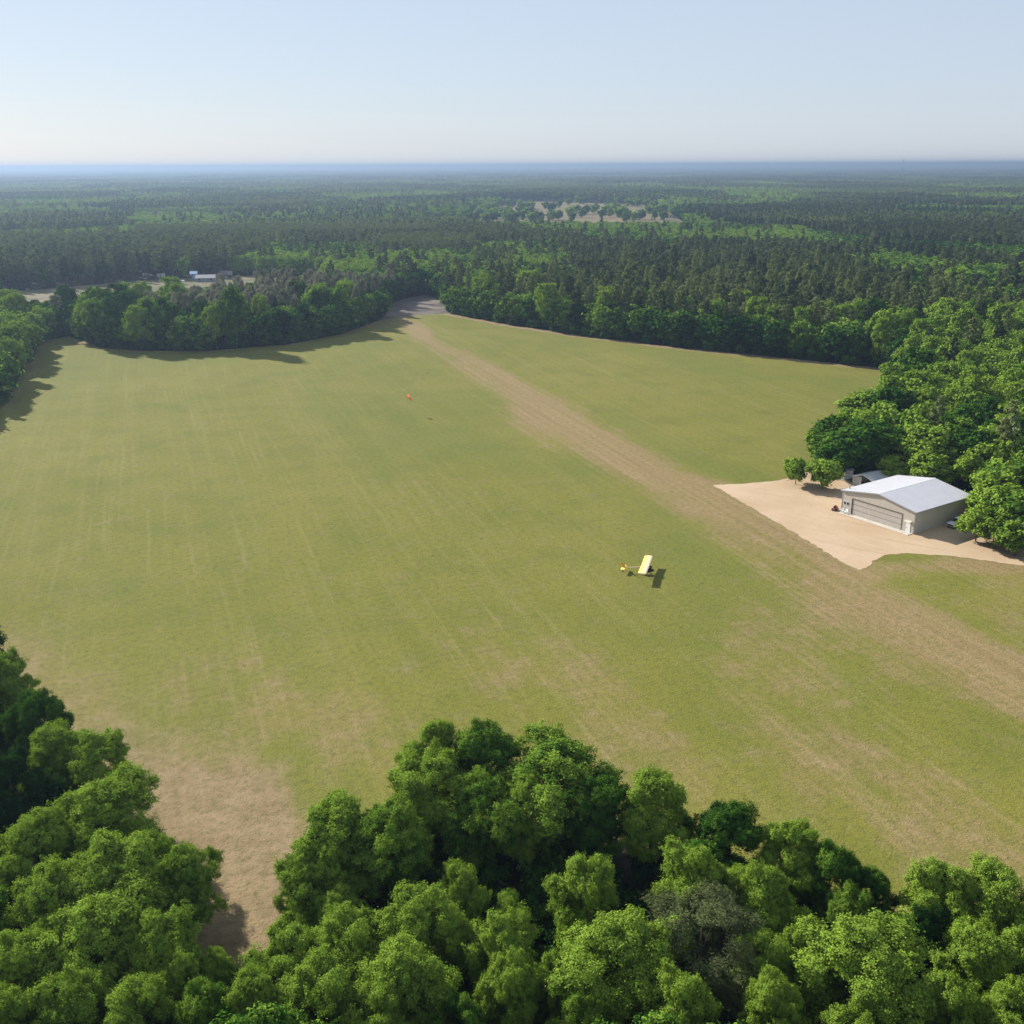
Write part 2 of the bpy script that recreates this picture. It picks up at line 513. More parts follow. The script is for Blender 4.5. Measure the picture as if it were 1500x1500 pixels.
def make_twiggy(rng, ntw, la, lb, h=13.0, R=4.0):
    zc, rv, lobes, subs = broad_shape(rng, h, R, 0.2, 16, 6)
    idx = rng.integers(0, len(subs), ntw)
    C = np.array([s[0] for s in subs])[idx]; S = np.array([s[1] for s in subs])[idx]; T = np.array([s[2] for s in subs])[idx]
    d = unit(rng.normal(size=(ntw, 3)) + np.array([0, 0, 0.3]))
    pos = C + d * (S * rng.uniform(0.2, 1.1, ntw))[:, None]
    t = unit(d + 0.6 * rng.normal(size=(ntw, 3)) + np.array([0, 0, 0.4])); r = unit(np.cross(t, unit(rng.normal(size=(ntw, 3)))))
    q = np.stack([pos - t * la, pos + r * lb, pos + t * la, pos - r * lb], 1)
    segs = [((0, 0, -0.3), (0, 0, h * 0.5), 0.22, 0.14), ((0, 0, h * 0.5), (0, 0, h * 0.9), 0.14, 0.04)]
    for ctr, rd, tone, d_ in lobes:
        b = (0, 0, max(h * 0.2, ctr[2] * 0.6)); segs.append((b, tuple(ctr), 0.09, 0.03))
        for j in range(4):
            e = ctr + unit(rng.normal(size=3) + d_) * rd
            segs.append((tuple(ctr), tuple(e), 0.035, 0.012))
    return q, np.clip(T + rng.uniform(-.2, .2, ntw), 0, 1), tubes_quads(segs, 5)


def proto_pair(kind, q, lv, tq, leafmat):
    crown = quads_mesh('crown', q, [leafmat], attrs={'lv': lv})
    trunk = quads_mesh('trunk', tq, [M['bark']])
    return crown, trunk


def proto_joint(name, q, lv, tq, leafmat):
    allq = np.concatenate([q, tq]); mi = np.r_[np.zeros(len(q)), np.ones(len(tq))]
    return quads_mesh(name, allq, [leafmat, M['bark']], attrs={'lv': np.r_[lv, np.zeros(len(tq))]}, matidx=mi)


rg = np.random.default_rng(5)
LOD0 = [proto_pair('b', *make_broad(rg, 115000, 0.092, 0.06, nl=n_, sub=s_, per=40), M['leaf']) for n_, s_ in ((17, 8), (22, 7), (13, 9), (20, 8), (26, 6), (15, 10), (11, 11), (30, 6))]
LOD1 = [proto_pair('b', *make_broad(rg, 9000, 0.36, 0.23, nl=n_, sub=7, per=10), M['leaf']) for n_ in (16, 20, 24, 18, 14, 22)]
SMALL = [proto_pair('b', *make_broad(rg, 9000, 0.26, 0.17, h=8.0, R=3.2, low=0.13, nl=18, sub=6, per=10), M['leaf']) for _ in range(2)]
PINE1 = [proto_pair('p', *make_pine(rg, 4200, 0.42, 0.13, R=r_, bare=b_, branches=c_), M['needle']) for r_, b_, c_ in ((2.9, 0.36, 40), (3.3, 0.32, 46), (2.5, 0.44, 34), (3.0, 0.26, 50), (2.7, 0.4, 38))]
TWIG0 = [proto_pair('t', *make_twiggy(rg, 15000, 0.5, 0.016), M['twig']) for _ in range(2)]
DULL0 = [proto_pair('t', *make_broad(rg, 40000, 0.16, 0.03, nl=16, sub=7, gap=0.25, per=30), leaf_material('grey_green_leaf', (0.033, 0.048, 0.02), (0.062, 0.08, 0.031), (0.105, 0.128, 0.05), (1, 1, 1), 0.15))]
TWIG1 = [proto_pair('t', *make_twiggy(rg, 4500, 0.7, 0.035, h=14, R=3.2), M['twig']) for _ in range(3)]


def proto_objects(kind):
    """meshes drawn by the forest masses: near, middle, far"""
    out = {'near': [], 'mid': [], 'far': []}
    if kind == 'broad':
        sets = (('near', 4, 2600, 0.62, 0.42, 18, 6), ('mid', 4, 700, 1.1, 0.8, 12, 4), ('far', 3, 150, 2.0, 1.5, 7, 2))
        for key, cnt, nl_, a, b, nlobe, sub in sets:
            for i in range(cnt):
                out[key].append(proto_joint('leafy_tree_mesh', *make_broad(rg, nl_, a, b, nl=nlobe, sub=sub, per=5, gap=0), M['leaf']))
    else:
        for key, cnt, nl_, a, b, br in (('near', 4, 1700, 0.62, 0.22, 32), ('mid', 4, 420, 1.1, 0.5, 18), ('far', 3, 100, 1.9, 1.0, 9)):
            for i in range(cnt):
                out[key].append(proto_joint('pine_tree_mesh', *make_pine(rg, nl_, a, b, R=3.1, bare=0.3, branches=br), M['needle']))
    return {k_: [bpy.data.objects.new('forest_tree_shape', m) for m in v] for k_, v in out.items()}


def grove_mesh(rng, leafmat, mix):
    """a far patch of forest, 60 m across, seen from kilometres away"""
    qs = []; lvs = []
    for i in range(26):
        x, y = rng.uniform(-34, 34, 2); h = rng.uniform(11, 19); r = rng.uniform(4, 7)
        n = 12
        d = unit(rng.normal(size=(n, 3)) + np.array([0, 0, 0.7]))
        pos = np.array([x, y, h - r]) + d * r
        qs.append(leaf_quads(rng, pos, unit(d + rng.normal(size=(n, 3)) * 0.4), r * 0.6, r * 0.45)); lvs.append(np.full(n, rng.uniform()))
    return quads_mesh('grove_mesh', np.concatenate(qs), [leafmat], attrs={'lv': np.concatenate(lvs)})


def mass(name, pts, protos, cat_label, cat):
    """a forest nobody could count: points with a geometry-nodes tree on each"""
    n = len(pts['x'])
    me = bpy.data.meshes.new(name); me.vertices.add(n)
    me.vertices.foreach_set('co', np.stack([pts['x'], pts['y'], np.zeros(n)], 1).astype(np.float32).ravel())
    for key, typ in (('rot', 'FLOAT'), ('tint', 'FLOAT'), ('idx', 'INT')):
        a = me.attributes.new(key, typ, 'POINT'); a.data.foreach_set('value', np.asarray(pts[key], np.int32 if typ == 'INT' else np.float32))
    a = me.attributes.new('scl', 'FLOAT_VECTOR', 'POINT')
    a.data.foreach_set('vector', np.stack([pts['sx'], pts['sx'], pts['sz']], 1).astype(np.float32).ravel())
    me.update()
    o = link(bpy.data.objects.new(name, me))
    ng = bpy.data.node_groups.new(name + '_nodes', 'GeometryNodeTree')
    ng.interface.new_socket('Geometry', in_out='INPUT', socket_type='NodeSocketGeometry')
    ng.interface.new_socket('Geometry', in_out='OUTPUT', socket_type='NodeSocketGeometry')
    N = ng.nodes; L = ng.links
    gi = N.new('NodeGroupInput'); go = N.new('NodeGroupOutput')
    ip = N.new('GeometryNodeInstanceOnPoints'); jn = N.new('GeometryNodeJoinGeometry')
    for p_ in reversed(protos):
        oi = N.new('GeometryNodeObjectInfo'); oi.inputs['Object'].default_value = p_; oi.inputs['As Instance'].default_value = True
        L.new(oi.outputs['Geometry'], jn.inputs[0])

    def na(nm, dt):
        a_ = N.new('GeometryNodeInputNamedAttribute'); a_.data_type = dt; a_.inputs['Name'].default_value = nm
        return [s for s in a_.outputs if s.enabled and s.name == 'Attribute'][0]
    cx = N.new('ShaderNodeCombineXYZ'); L.new(na('rot', 'FLOAT'), cx.inputs[2])
    L.new(gi.outputs[0], ip.inputs['Points']); L.new(jn.outputs[0], ip.inputs['Instance'])
    ip.inputs['Pick Instance'].default_value = True
    L.new(na('idx', 'INT'), ip.inputs['Instance Index'])  # join lists the last link first, so links go in backwards; L.new(cx.outputs[0], ip.inputs['Rotation']); L.new(na('scl', 'FLOAT_VECTOR'), ip.inputs['Scale'])
    L.new(ip.outputs[0], go.inputs[0])
    md = o.modifiers.new('trees', 'NODES'); md.node_group = ng
    return tag(o, cat_label, cat, kind='stuff')


# ------------------------------------------------------------------ the ground and the clearings
FIELD = [(-90, 150), (-150, 235), (-172, 300), (-168, 328), (-181, 366), (-202, 430), (-215, 466), (-207, 481), (-195, 466), (-179, 448),
         (-161, 440), (-131, 438), (-99, 455), (-80, 483), (-67, 532), (-70, 545), (-36, 560), (-32, 551), (-3, 513), (32, 476), (74, 441), (111, 416),
         (147, 390), (146, 360), (120, 318), (102, 290), (88, 270), (80, 258), (92, 246), (98, 238), (104, 208), (114, 196), (112, 186), (140, 178), (160, 120), (100, 74), (62, 78), (51, 84), (43, 82),
         (39, 81), (33, 90), (27, 95), (20, 98), (13, 100), (4, 103), (-9, 104), (-15, 102), (-21, 96), (-23.5, 89), (-25, 82), (-25.5, 66), (-29, 66),
         (-31, 81), (-38, 91), (-48, 104), (-63, 120), (-75, 134)]
RIGHT_EDGE = [(-36, 556), (-32, 550), (-3, 512), (32, 475), (74, 440), (111, 415), (147, 389)]
LEFT_EDGE = [(-168, 328), (-181, 366), (-202, 430), (-214, 466)]
ISLE_EDGE = [(-207, 481), (-195, 465), (-179, 447), (-161, 439), (-131, 437), (-99, 454), (-80, 482), (-66, 531)]
APRON = [(49.5, 241.5), (56, 242), (65, 244.5), (70, 247), (74, 252), (79, 253), (83, 247), (86, 240), (95, 240), (106, 226), (112, 208), (110, 201), (104, 197), (118, 190), (128, 184), (124, 180),
         (112, 184.2), (100, 187.2), (94, 190), (88, 192.6), (80, 194.2), (75.5, 193.2), (72, 190), (69.3, 186.2), (67.7, 185), (66, 188), (60.5, 207)]
CLEARING = [(-460, 570), (-240, 498), (-150, 575), (-112, 640), (-130, 735), (-200, 762), (-262, 722), (-325, 652), (-460, 630)]
DIRT = [(-67, 536), (-70, 575), (-66, 612), (-52, 638), (-38, 610), (-34, 553)]
FARF = [(-130, 1250), (215, 1190), (285, 2080), (120, 2250), (10, 2330), (-90, 2080)]
FARF2 = [(-700, 1500), (-330, 1560), (-350, 1680), (-760, 1640)]


def flat_sheet(name, poly, z, mat, step=None, jag=0.0):
    pts = []
    n = len(poly)
    for i in range(n):
        (x0, y0), (x1, y1) = poly[i], poly[(i + 1) % n]
        L_ = math.hypot(x1 - x0, y1 - y0); m = max(1, int(L_ / (step or 1e9)))
        for q in range(m):
            x = x0 + (x1 - x0) * q / m; y = y0 + (y1 - y0) * q / m
            if jag:
                x += jag * (float(vnoise(np.array(x * 0.9), np.array(y * 0.9), 3)) - 0.5) * 2; y += jag * (float(vnoise(np.array(x * 0.9), np.array(y * 0.9), 9)) - 0.5) * 2
            pts.append((x, y, z))
    me = bpy.data.meshes.new(name); me.from_pydata(pts, [], [tuple(range(len(pts)))]); me.materials.append(mat); me.update()
    return tag(link(bpy.data.objects.new(name, me)), kind='structure')


gm = MB(); gm.poly([(-44000, -1500, -0.03), (44000, -1500, -0.03), (44000, 44000, -0.03), (-44000, 44000, -0.03)])
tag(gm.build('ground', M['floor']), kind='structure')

# the mown airfield: a fine sheet that carries where the grass is worn away
ca, sa = math.cos(STRIP), math.sin(STRIP)
XS = np.arange(-225, 165, 1.1); YS = np.arange(62, 566, 1.1)
gx, gy = np.meshgrid(XS, YS); nx_, ny_ = len(XS), len(YS)
t_ = ca * gx + sa * gy; s_ = -sa * gx + ca * gy
nb = fbm(t_ * 0.05, s_ * 0.018, 3, 5); ns = fbm(t_ * 0.25, s_ * 0.03, 8, 4)
wob = (nb - 0.5) * 16 + (ns - 0.5) * 8
lo = np.interp(s_, [90, 120, 165, 200, 260, 350, 490], [111, 109, 108, 108.5, 106.5, 109, 115.5])
hi = np.interp(s_, [90, 114, 139, 179, 215, 225, 300, 350, 465], [128, 126.5, 122, 124, 127, 126, 128, 124, 124.5])
bare = sstep(lo - 11, lo + 7, t_ + wob) * (1 - sstep(hi - 5, hi + 4, t_ + wob * 0.6))
bare *= np.interp(s_, [60, 120, 170, 200, 260, 330, 420, 500, 540], [0.5, 0.55, 0.62, 0.86, 0.98, 0.95, 0.85, 0.75, 0.35])
bare += 0.45 * sstep(0.56, 0.78, fbm(t_ * 0.045, s_ * 0.02, 21, 5)) * sstep(40, 110, t_) * sstep(360, 160, s_)      # scattered dry patches to the right
bare += 0.6 * sstep(0.48, 0.72, fbm(t_ * 0.05, s_ * 0.022, 31, 5)) * sstep(330, 90, gy)
bare += 0.75 * (1 - sstep(1.5, 5.5, polydist(gx, gy, RIGHT_EDGE) + (ns - .5) * 3))
bare += 0.5 * (1 - sstep(2, 7, polydist(gx, gy, LEFT_EDGE) + (ns - .5) * 4)) + 0.6 * (1 - sstep(1, 5, polydist(gx, gy, ISLE_EDGE) + (ns - .5) * 3))
bare += 0.7 * (1 - sstep(0.0, 7, polydist(gx, gy, [(49.5, 241.5), (66, 188), (67.7, 185), (69.3, 186), (100, 187)]) + (nb - 0.5) * 8))
bare += 0.35 * (1 - sstep(4, 30, np.hypot(gx + 55, (gy - 515) * 0.4))) 
earth = (1 - sstep(-3, 27, polydist(gx, gy, [(-26, 60), (-27, 82), (-33, 97), (-37, 103)]) + (nb - 0.5) * 26 + (ns - .5) * 10)) * 0.95
earth += 0.6 * (1 - sstep(0, 24, polydist(gx, gy, [(-32, 92), (-50, 112), (-64, 126), (-84, 148)]) + (nb - 0.5) * 22 + (ns - .5) * 6))
earth += 0.5 * (1 - sstep(0, 7, polydist(gx, gy, [(13, 101), (27, 95), (39, 81), (51, 84)]) + (nb - .5) * 8))
earth += 0.9 * (1 - sstep(3.2, 6.0, polydist(gx, gy, RIGHT_EDGE) + (ns - .5) * 2.5))
earth = np.clip(earth, 0, 1)
lush = 0.8 * sstep(0.5, 0.78, fbm(t_ * 0.03, s_ * 0.014, 41, 5)) + 0.7 * (1 - sstep(2, 8, np.hypot(gx + 33, (gy - 314) * 0.5)))
lush += 0.55 * (1 - sstep(10, 34, np.hypot((gx + 140) * 0.7, (gy - 425) * 0.9))) + 0.45 * sstep(25, 60, gx - 60) * sstep(260, 200, gy) * (gy < 186)
lush = np.clip(lush, 0, 1) * (1 - np.clip(bare, 0, 1))
vid = np.arange(nx_ * ny_).reshape(ny_, nx_)
quad = np.stack([vid[:-1, :-1], vid[:-1, 1:], vid[1:, 1:], vid[1:, :-1]], -1).reshape(-1, 4)
cxy = np.stack([gx, gy], -1).reshape(-1, 2)[quad].mean(1)
keep = inpoly(cxy[:, 0], cxy[:, 1], FIELD); quad = quad[keep]
used = np.unique(quad); remap = np.zeros(nx_ * ny_, np.int64); remap[used] = np.arange(len(used)); quad = remap[quad]
zz = (fbm(gx * 0.015, gy * 0.015, 77, 3) - 0.5) * 0.0
me = bpy.data.meshes.new('grass_field')
me.vertices.add(len(used)); me.vertices.foreach_set('co', np.stack([gx.ravel()[used], gy.ravel()[used], zz.ravel()[used]], 1).astype(np.float32).ravel())
me.loops.add(len(quad) * 4); me.loops.foreach_set('vertex_index', quad.astype(np.int32).ravel())
me.polygons.add(len(quad)); me.polygons.foreach_set('loop_start', np.arange(0, len(quad) * 4, 4, dtype=np.int32))
me.materials.append(M['grass'])
for nm, arr in (('bare', bare), ('earth', earth), ('lush', lush)):
    a = me.attributes.new(nm, 'FLOAT', 'POINT'); a.data.foreach_set('value', np.clip(arr, 0, 1.2).ravel()[used].astype(np.float32))
me.update(calc_edges=True)
tag(link(bpy.data.objects.new('grass_field', me)), kind='structure')
flat_sheet('sandy_apron', APRON, 0.03, M['sand'], 0.35, 0.3)
flat_sheet('dirt_track', DIRT, 0.02, M['track'], 4, 1.5)
flat_sheet('clearing', CLEARING, 0.01, M['clearing'])
flat_sheet('road', [(-460, 600), (-300, 613), (-240, 660), (-170, 705), (-120, 720), (-120, 725), (-170, 710), (-240, 666), (-300, 619), (-460, 607)], 0.05, M['track'])
flat_sheet('pasture', FARF, 0.2, M['pasture'], 45, 22)
flat_sheet('pasture', FARF2, 0.2, M['clearing'])

# ------------------------------------------------------------------ hangar
HX = (74.9 + 85.6) / 2; HY = (221.0 + 205.3) / 2
HR = math.atan2(205.3 - 221.0, 85.6 - 74.9)
W2, DEP, EV, PK = 9.45, 20.0, 5.0, 6.6
hg = tag(empty('hangar', (HX, HY, 0.03), HR), 'large beige metal hangar with white gable roof on the sandy apron', 'hangar')
fw = MB()
dx0, dx1, dz = -6.65, 6.35, 3.72      # big door opening
fw.poly([(-W2, 0, 0), (dx0, 0, 0), (dx0, 0, dz), (-W2, 0, dz)]); fw.poly([(dx1, 0, 0), (W2, 0, 0), (W2, 0, dz), (dx1, 0, dz)])
fw.poly([(-W2, 0, dz), (dx0, 0, dz), (dx1, 0, dz), (W2, 0, dz), (W2, 0, EV), (0, 0, PK), (-W2, 0, EV)])
fw.poly([(W2, DEP, 0), (-W2, DEP, 0), (-W2, DEP, EV), (0, DEP, PK), (W2, DEP, EV)])
fw.build('wall', M['wall'], hg)
sw = MB(); sw.poly([(W2, 0, 0), (W2, DEP, 0), (W2, DEP, EV), (W2, 0, EV)]); sw.poly([(-W2, DEP, 0), (-W2, 0, 0), (-W2, 0, EV), (-W2, DEP, EV)])
sw.build('wall', M['wall_side'], hg)
rf = MB(); o_ = 0.28; sl = (PK - EV) / W2
for sgn in (-1, 1):
    xe = sgn * (W2 + o_); ze = EV - o_ * sl
    A = [(0, -o_, PK + .06), (xe, -o_, ze + .06), (xe, DEP + o_, ze + .06), (0, DEP + o_, PK + .06)]
    B = [(x, y, z - 0.1) for x, y, z in A]
    rf.poly(A); rf.poly(B[::-1]); rf.poly([A[0], B[0], B[1], A[1]]); rf.poly([A[1], B[1], B[2], A[2]]); rf.poly([A[2], B[2], B[3], A[3]])
roof = rf.build('roof', M['roof'], hg)
rc = MB(); rc.prism([(-0.25, PK + .03), (0.25, PK + .03), (0, PK + 0.12)], -o_ - .01, DEP + o_ + .01); rc.build('ridge_cap', M['white'], roof)
tr = MB()
for sgn in (-1, 1):
    xe = sgn * (W2 + o_ + .02); ze = EV - o_ * sl
    tr.poly([(0, -o_ - .02, PK + .02), (xe, -o_ - .02, ze + .02), (xe, -o_ - .02, ze - .2), (0, -o_ - .02, PK - .2)])
    tr.box(*sorted((xe, xe + sgn * 0.12)), -o_, DEP + o_, ze - .12, ze + .05)
    tr.box(*sorted((sgn * W2 + sgn * .02, sgn * (W2 - .16))), -.03, -.005, 0, EV - .02)
tr.build('gutter', M['trim'], hg)
bd = MB()
hz = dz / 3
for i in range(3):
    bd.box(dx0 + .12, dx1 - .12, .06, .16, i * hz + .04, (i + 1) * hz - .05)
big = bd.build('hangar_door', M['door'], hg)
sm = MB(); sm.box(dx0, dx1, .17, .2, 0, dz); sm.build('door_gap', M['dark'], big)
fr = MB(); fr.box(dx0 - .09, dx0, -.05, .02, 0, dz + .1); fr.box(dx1, dx1 + .1, -.05, .02, 0, dz + .1); fr.box(dx0, dx1, -.05, .02, dz, dz + .1)
fr.build('door_frame', plain('dark_seal', (0.085, 0.075, 0.065), 0.8), hg)
md = MB(); md.box(7.55, 8.6, -.06, -.01, .04, 2.12); mdo = md.build('door', M['white'], hg)
mh = MB(); mh.box(7.62, 7.72, -.12, -.06, 1.0, 1.1); mh.build('handle', M['metal'], mdo)
aw = MB(); aw.poly([(7.3, 0, 2.75), (8.9, 0, 2.75), (8.9, -.8, 2.5), (7.3, -.8, 2.5)]); aw.poly([(7.3, -.8, 2.5), (8.9, -.8, 2.5), (8.9, -.8, 2.4), (7.3, -.8, 2.4)])
aw.build('awning', M['wall'], hg)
for x in (-8.55, -7.75):
    wn = MB(); wn.box(x - .38, x + .38, -.05, -.005, 1.85, 2.65); w_ = wn.build('window', M['white'], hg)
    pn = MB(); pn.box(x - .3, x + .3, -.065, -.05, 1.93, 2.57); pn.build('pane', M['glass'], w_)
vp = MB(); vp.tube((-8.9, 1.6, 4.8), (-8.9, 1.6, 6.0), .14, .14, 10); vp.tube((-8.9, 1.6, 6.0), (-8.9, 1.6, 6.2), .22, .2, 10); vp.build('vent_pipe', M['trim'], hg)
sb = MB(); sb.box(-9.0, 9.3, -1.7, -.005, 0.0, .1); sb.build('door_slab', M['concrete'], hg, .02)


def hloc(x, y, z=0.0):
    return (HX + math.cos(HR) * x - math.sin(HR) * y, HY + math.sin(HR) * x + math.cos(HR) * y, 0.03 + z)


# two white chairs and a mower by the hangar's left corner
def chair(x, y, rz, label):
    c = tag(empty('garden_chair', hloc(x, y, .1), HR + rz), label, 'chair', 'white chairs at the hangar')
    MB().box(-.26, .26, -.26, .26, .4, .45).build('seat', M['white'], c, .02)
    b = MB(); b.poly([(-.27, .24, .45), (.27, .24, .45), (.27, .36, .98), (-.27, .36, .98)]); b.poly([(-.27, .36, .98), (.27, .36, .98), (.27, .29, .45), (-.27, .29, .45)]); b.build('backrest', M['white'], c)
    for sx in (-1, 1):
        MB().box(sx * .29 - .03, sx * .29 + .03, -.25, .3, .6, .66).build('armrest', M['white'], c)
        for sy in (-1, 1): MB().tube((sx * .23, sy * .22, .4), (sx * .28, sy * .28, 0), .035, .03, 6).build('leg', M['white'], c)


chair(-8.5, -.8, .2, 'white garden chair by the hangar front, nearer its left corner')
chair(-7.5, -.8, -.25, 'white garden chair by the hangar front, nearer the big door')
mw = tag(empty('riding_mower', hloc(-10.6, -.6), HR + 1.9), 'small red riding mower parked off the hangar front left corner', 'mower')
MB().prism([(-.8, .35), (-.8, .55), (.1, .6), (.2, .9), (.85, .85), (.9, .4)], -.35, .35).v
b = MB(); b.prism([(-.85, .3), (-.85, .55), (0, .6), (.15, .92), (.8, .86), (.9, .35)], -.34, .34); b.build('body', M['red'], mw, .04)
MB().box(-.5, -.05, -.24, .24, .62, .74).box(-.58, -.46, -.24, .24, .7, 1.12).build('seat', M['dark'], mw, .04)
MB().box(-.35, .45, -.62, .62, .16, .3).build('cutting_deck', M['red'], mw, .04)
MB().tube((.1, 0, .85), (-.02, 0, 1.1), .03, .03, 6).tube((-.02, 0, 1.1), (-.04, 0, 1.13), .19, .19, 12).build('steering_wheel', M['dark'], mw)
for x, r in ((-.55, .3), (.62, .22)):
    for s in (-1, 1):
        MB().tube((x, s * .36, r), (x, s * .56, r), r, r, 14).build('wheel', M['dark'], mw)

# carport and shed behind the hangar
cx, cy = at(1249, 710)
cp = tag(empty('carport', (cx + 1.6, cy - 2.2, .03), HR), 'grey open-fronted metal carport behind the hangar left eave', 'carport')
w, d, e, p_ = 2.9, 6.2, 2.3, 3.25
r = MB()
for s in (-1, 1):
    A = [(0, -.2, p_), (s * (w + .2), -.2, e - .05), (s * (w + .2), d + .2, e - .05), (0, d + .2, p_)]; B = [(x, y, z - .05) for x, y, z in A]
    r.poly(A); r.poly(B[::-1]); r.poly([A[0], B[0], B[1], A[1]]); r.poly([A[1], B[1], B[2], A[2]]); r.poly([A[2], B[2], B[3], A[3]])
r.build('roof', M['carport'], cp)
MB().poly([(-w, 0, .0), (-w, d, 0), (-w, d, e), (-w, 0, e)]).poly([(-w, d, 0), (w, d, 0), (w, d, e), (0, d, p_ - .06), (-w, d, e)]).build('wall', M['carport'], cp)
MB().poly([(-w, -.01, 0), (-.4, -.01, 0), (-.4, -.01, e + .2), (-w, -.01, e)]).build('front_panel', M['carport'], cp)
for x in (-w, w):
    for y in (0, d / 2, d): MB().box(x - .05, x + .05, y - .05, y + .05, 0, e).build('post', M['metal'], cp)
e1 = MB()
for s in (-1, 1): e1.poly([(0, -.22, p_ + .03), (s * (w + .22), -.22, e - .02), (s * (w + .22), -.22, e - .2), (0, -.22, p_ - .15)])
e1.build('gable_trim', M['white'], cp)
sx, sy = at(1231, 703)
sh = tag(empty('shed', (sx, sy + 1.0, .03), HR), 'small white shed standing behind the little round trees', 'shed')
MB().prism([(-1.5, 0), (1.5, 0), (1.5, 2.2), (0, 2.9), (-1.5, 2.2)], 0, 3.4).build('wall', M['white'], sh)
r = MB()
for s in (-1, 1):
    A = [(0, -.2, 3.0), (s * 1.75, -.2, 2.18), (s * 1.75, 3.6, 2.18), (0, 3.6, 3.0)]; B = [(x, y, z - .06) for x, y, z in A]
    r.poly(A); r.poly(B[::-1]); r.poly([A[0], B[0], B[1], A[1]]); r.poly([A[1], B[1], B[2], A[2]])
r.build('roof', M['roof'], sh)
MB().box(-.5, .5, -.05, -.01, 0, 1.95).build('door', M['trim'], sh)

# white pickup in the hangar's shade
def pickup():
    x, y = at(1398, 772)
    t = tag(empty('pickup_truck', (x + .9, y + .7, .03), HR + R_(-90)), 'white pickup truck parked in the shade beside the hangar wall', 'pickup')
    # local: +x forward
    b = MB(); b.prism([(-2.8, .5), (-2.8, 1.1), (-.75, 1.12), (1.1, 1.14), (2.5, 1.02), (2.72, .9), (2.75, .45), (2.2, .38), (-2.3, .4)], -.95, .95); b.build('body', M['carwhite'], t, .07)
    c = MB(); n = len(c.v)
    lo_ = [(-.8, -.9, 1.12), (1.15, -.9, 1.12), (1.15, .9, 1.12), (-.8, .9, 1.12)]; hi_ = [(-.65, -.72, 1.8), (.45, -.72, 1.82), (.45, .72, 1.82), (-.65, .72, 1.8)]
    c.v += lo_ + hi_; c.f += [(4, 5, 6, 7), (0, 1, 5, 4), (1, 2, 6, 5), (2, 3, 7, 6), (3, 0, 4, 7)]
    cab = c.build('cab', M['carwhite'], t, .05)

    def lerp(a, b_, q): return tuple(a[i] + (b_[i] - a[i]) * q for i in range(3))
    ws = MB(); ws.poly([(1.13, -.8, 1.16), (1.13, .8, 1.16), (.52, .66, 1.77), (.52, -.66, 1.77)]); ws.v = [(x_ + .035, y_, z_ + .03) for x_, y_, z_ in ws.v]; ws.build('windshield', M['glass'], t)
    for s in (-1, 1):
        g_ = MB(); g_.poly([(-.62, s * .885, 1.2), (.85, s * .885, 1.2), (.4, s * .765, 1.7), (-.55, s * .765, 1.7)]); g_.build('side_window', M['glass'], t)
        MB().box(2.68, 2.78, *sorted((s * .55, s * .88)), .72, .9).build('headlight', M['glass'], t)
        MB().box(.75, .9, *sorted((s * .95, s * 1.15)), 1.15, 1.32).build('mirror', M['dark'], t)
        for xw in (-1.7, 1.75):
            wl = MB(); wl.tube((xw, s * .74, .39), (xw, s * .98, .39), .39, .39, 18); wo = wl.build('wheel', M['dark'], t)
            MB().tube((xw, s * .97, .39), (xw, s * 1.0, .39), .22, .2, 12).build('rim', M['metal'], wo)
    MB().box(2.7, 2.8, -.5, .5, .62, .9).build('grille', M['dark'], t)
    MB().box(2.68, 2.86, -.9, .9, .42, .58).build('bumper', M['metal'], t, .03)
    MB().box(-2.65, -.85, -.78, .78, 1.1, 1.135).build('cargo_bed', M['dark'], t)


pickup()

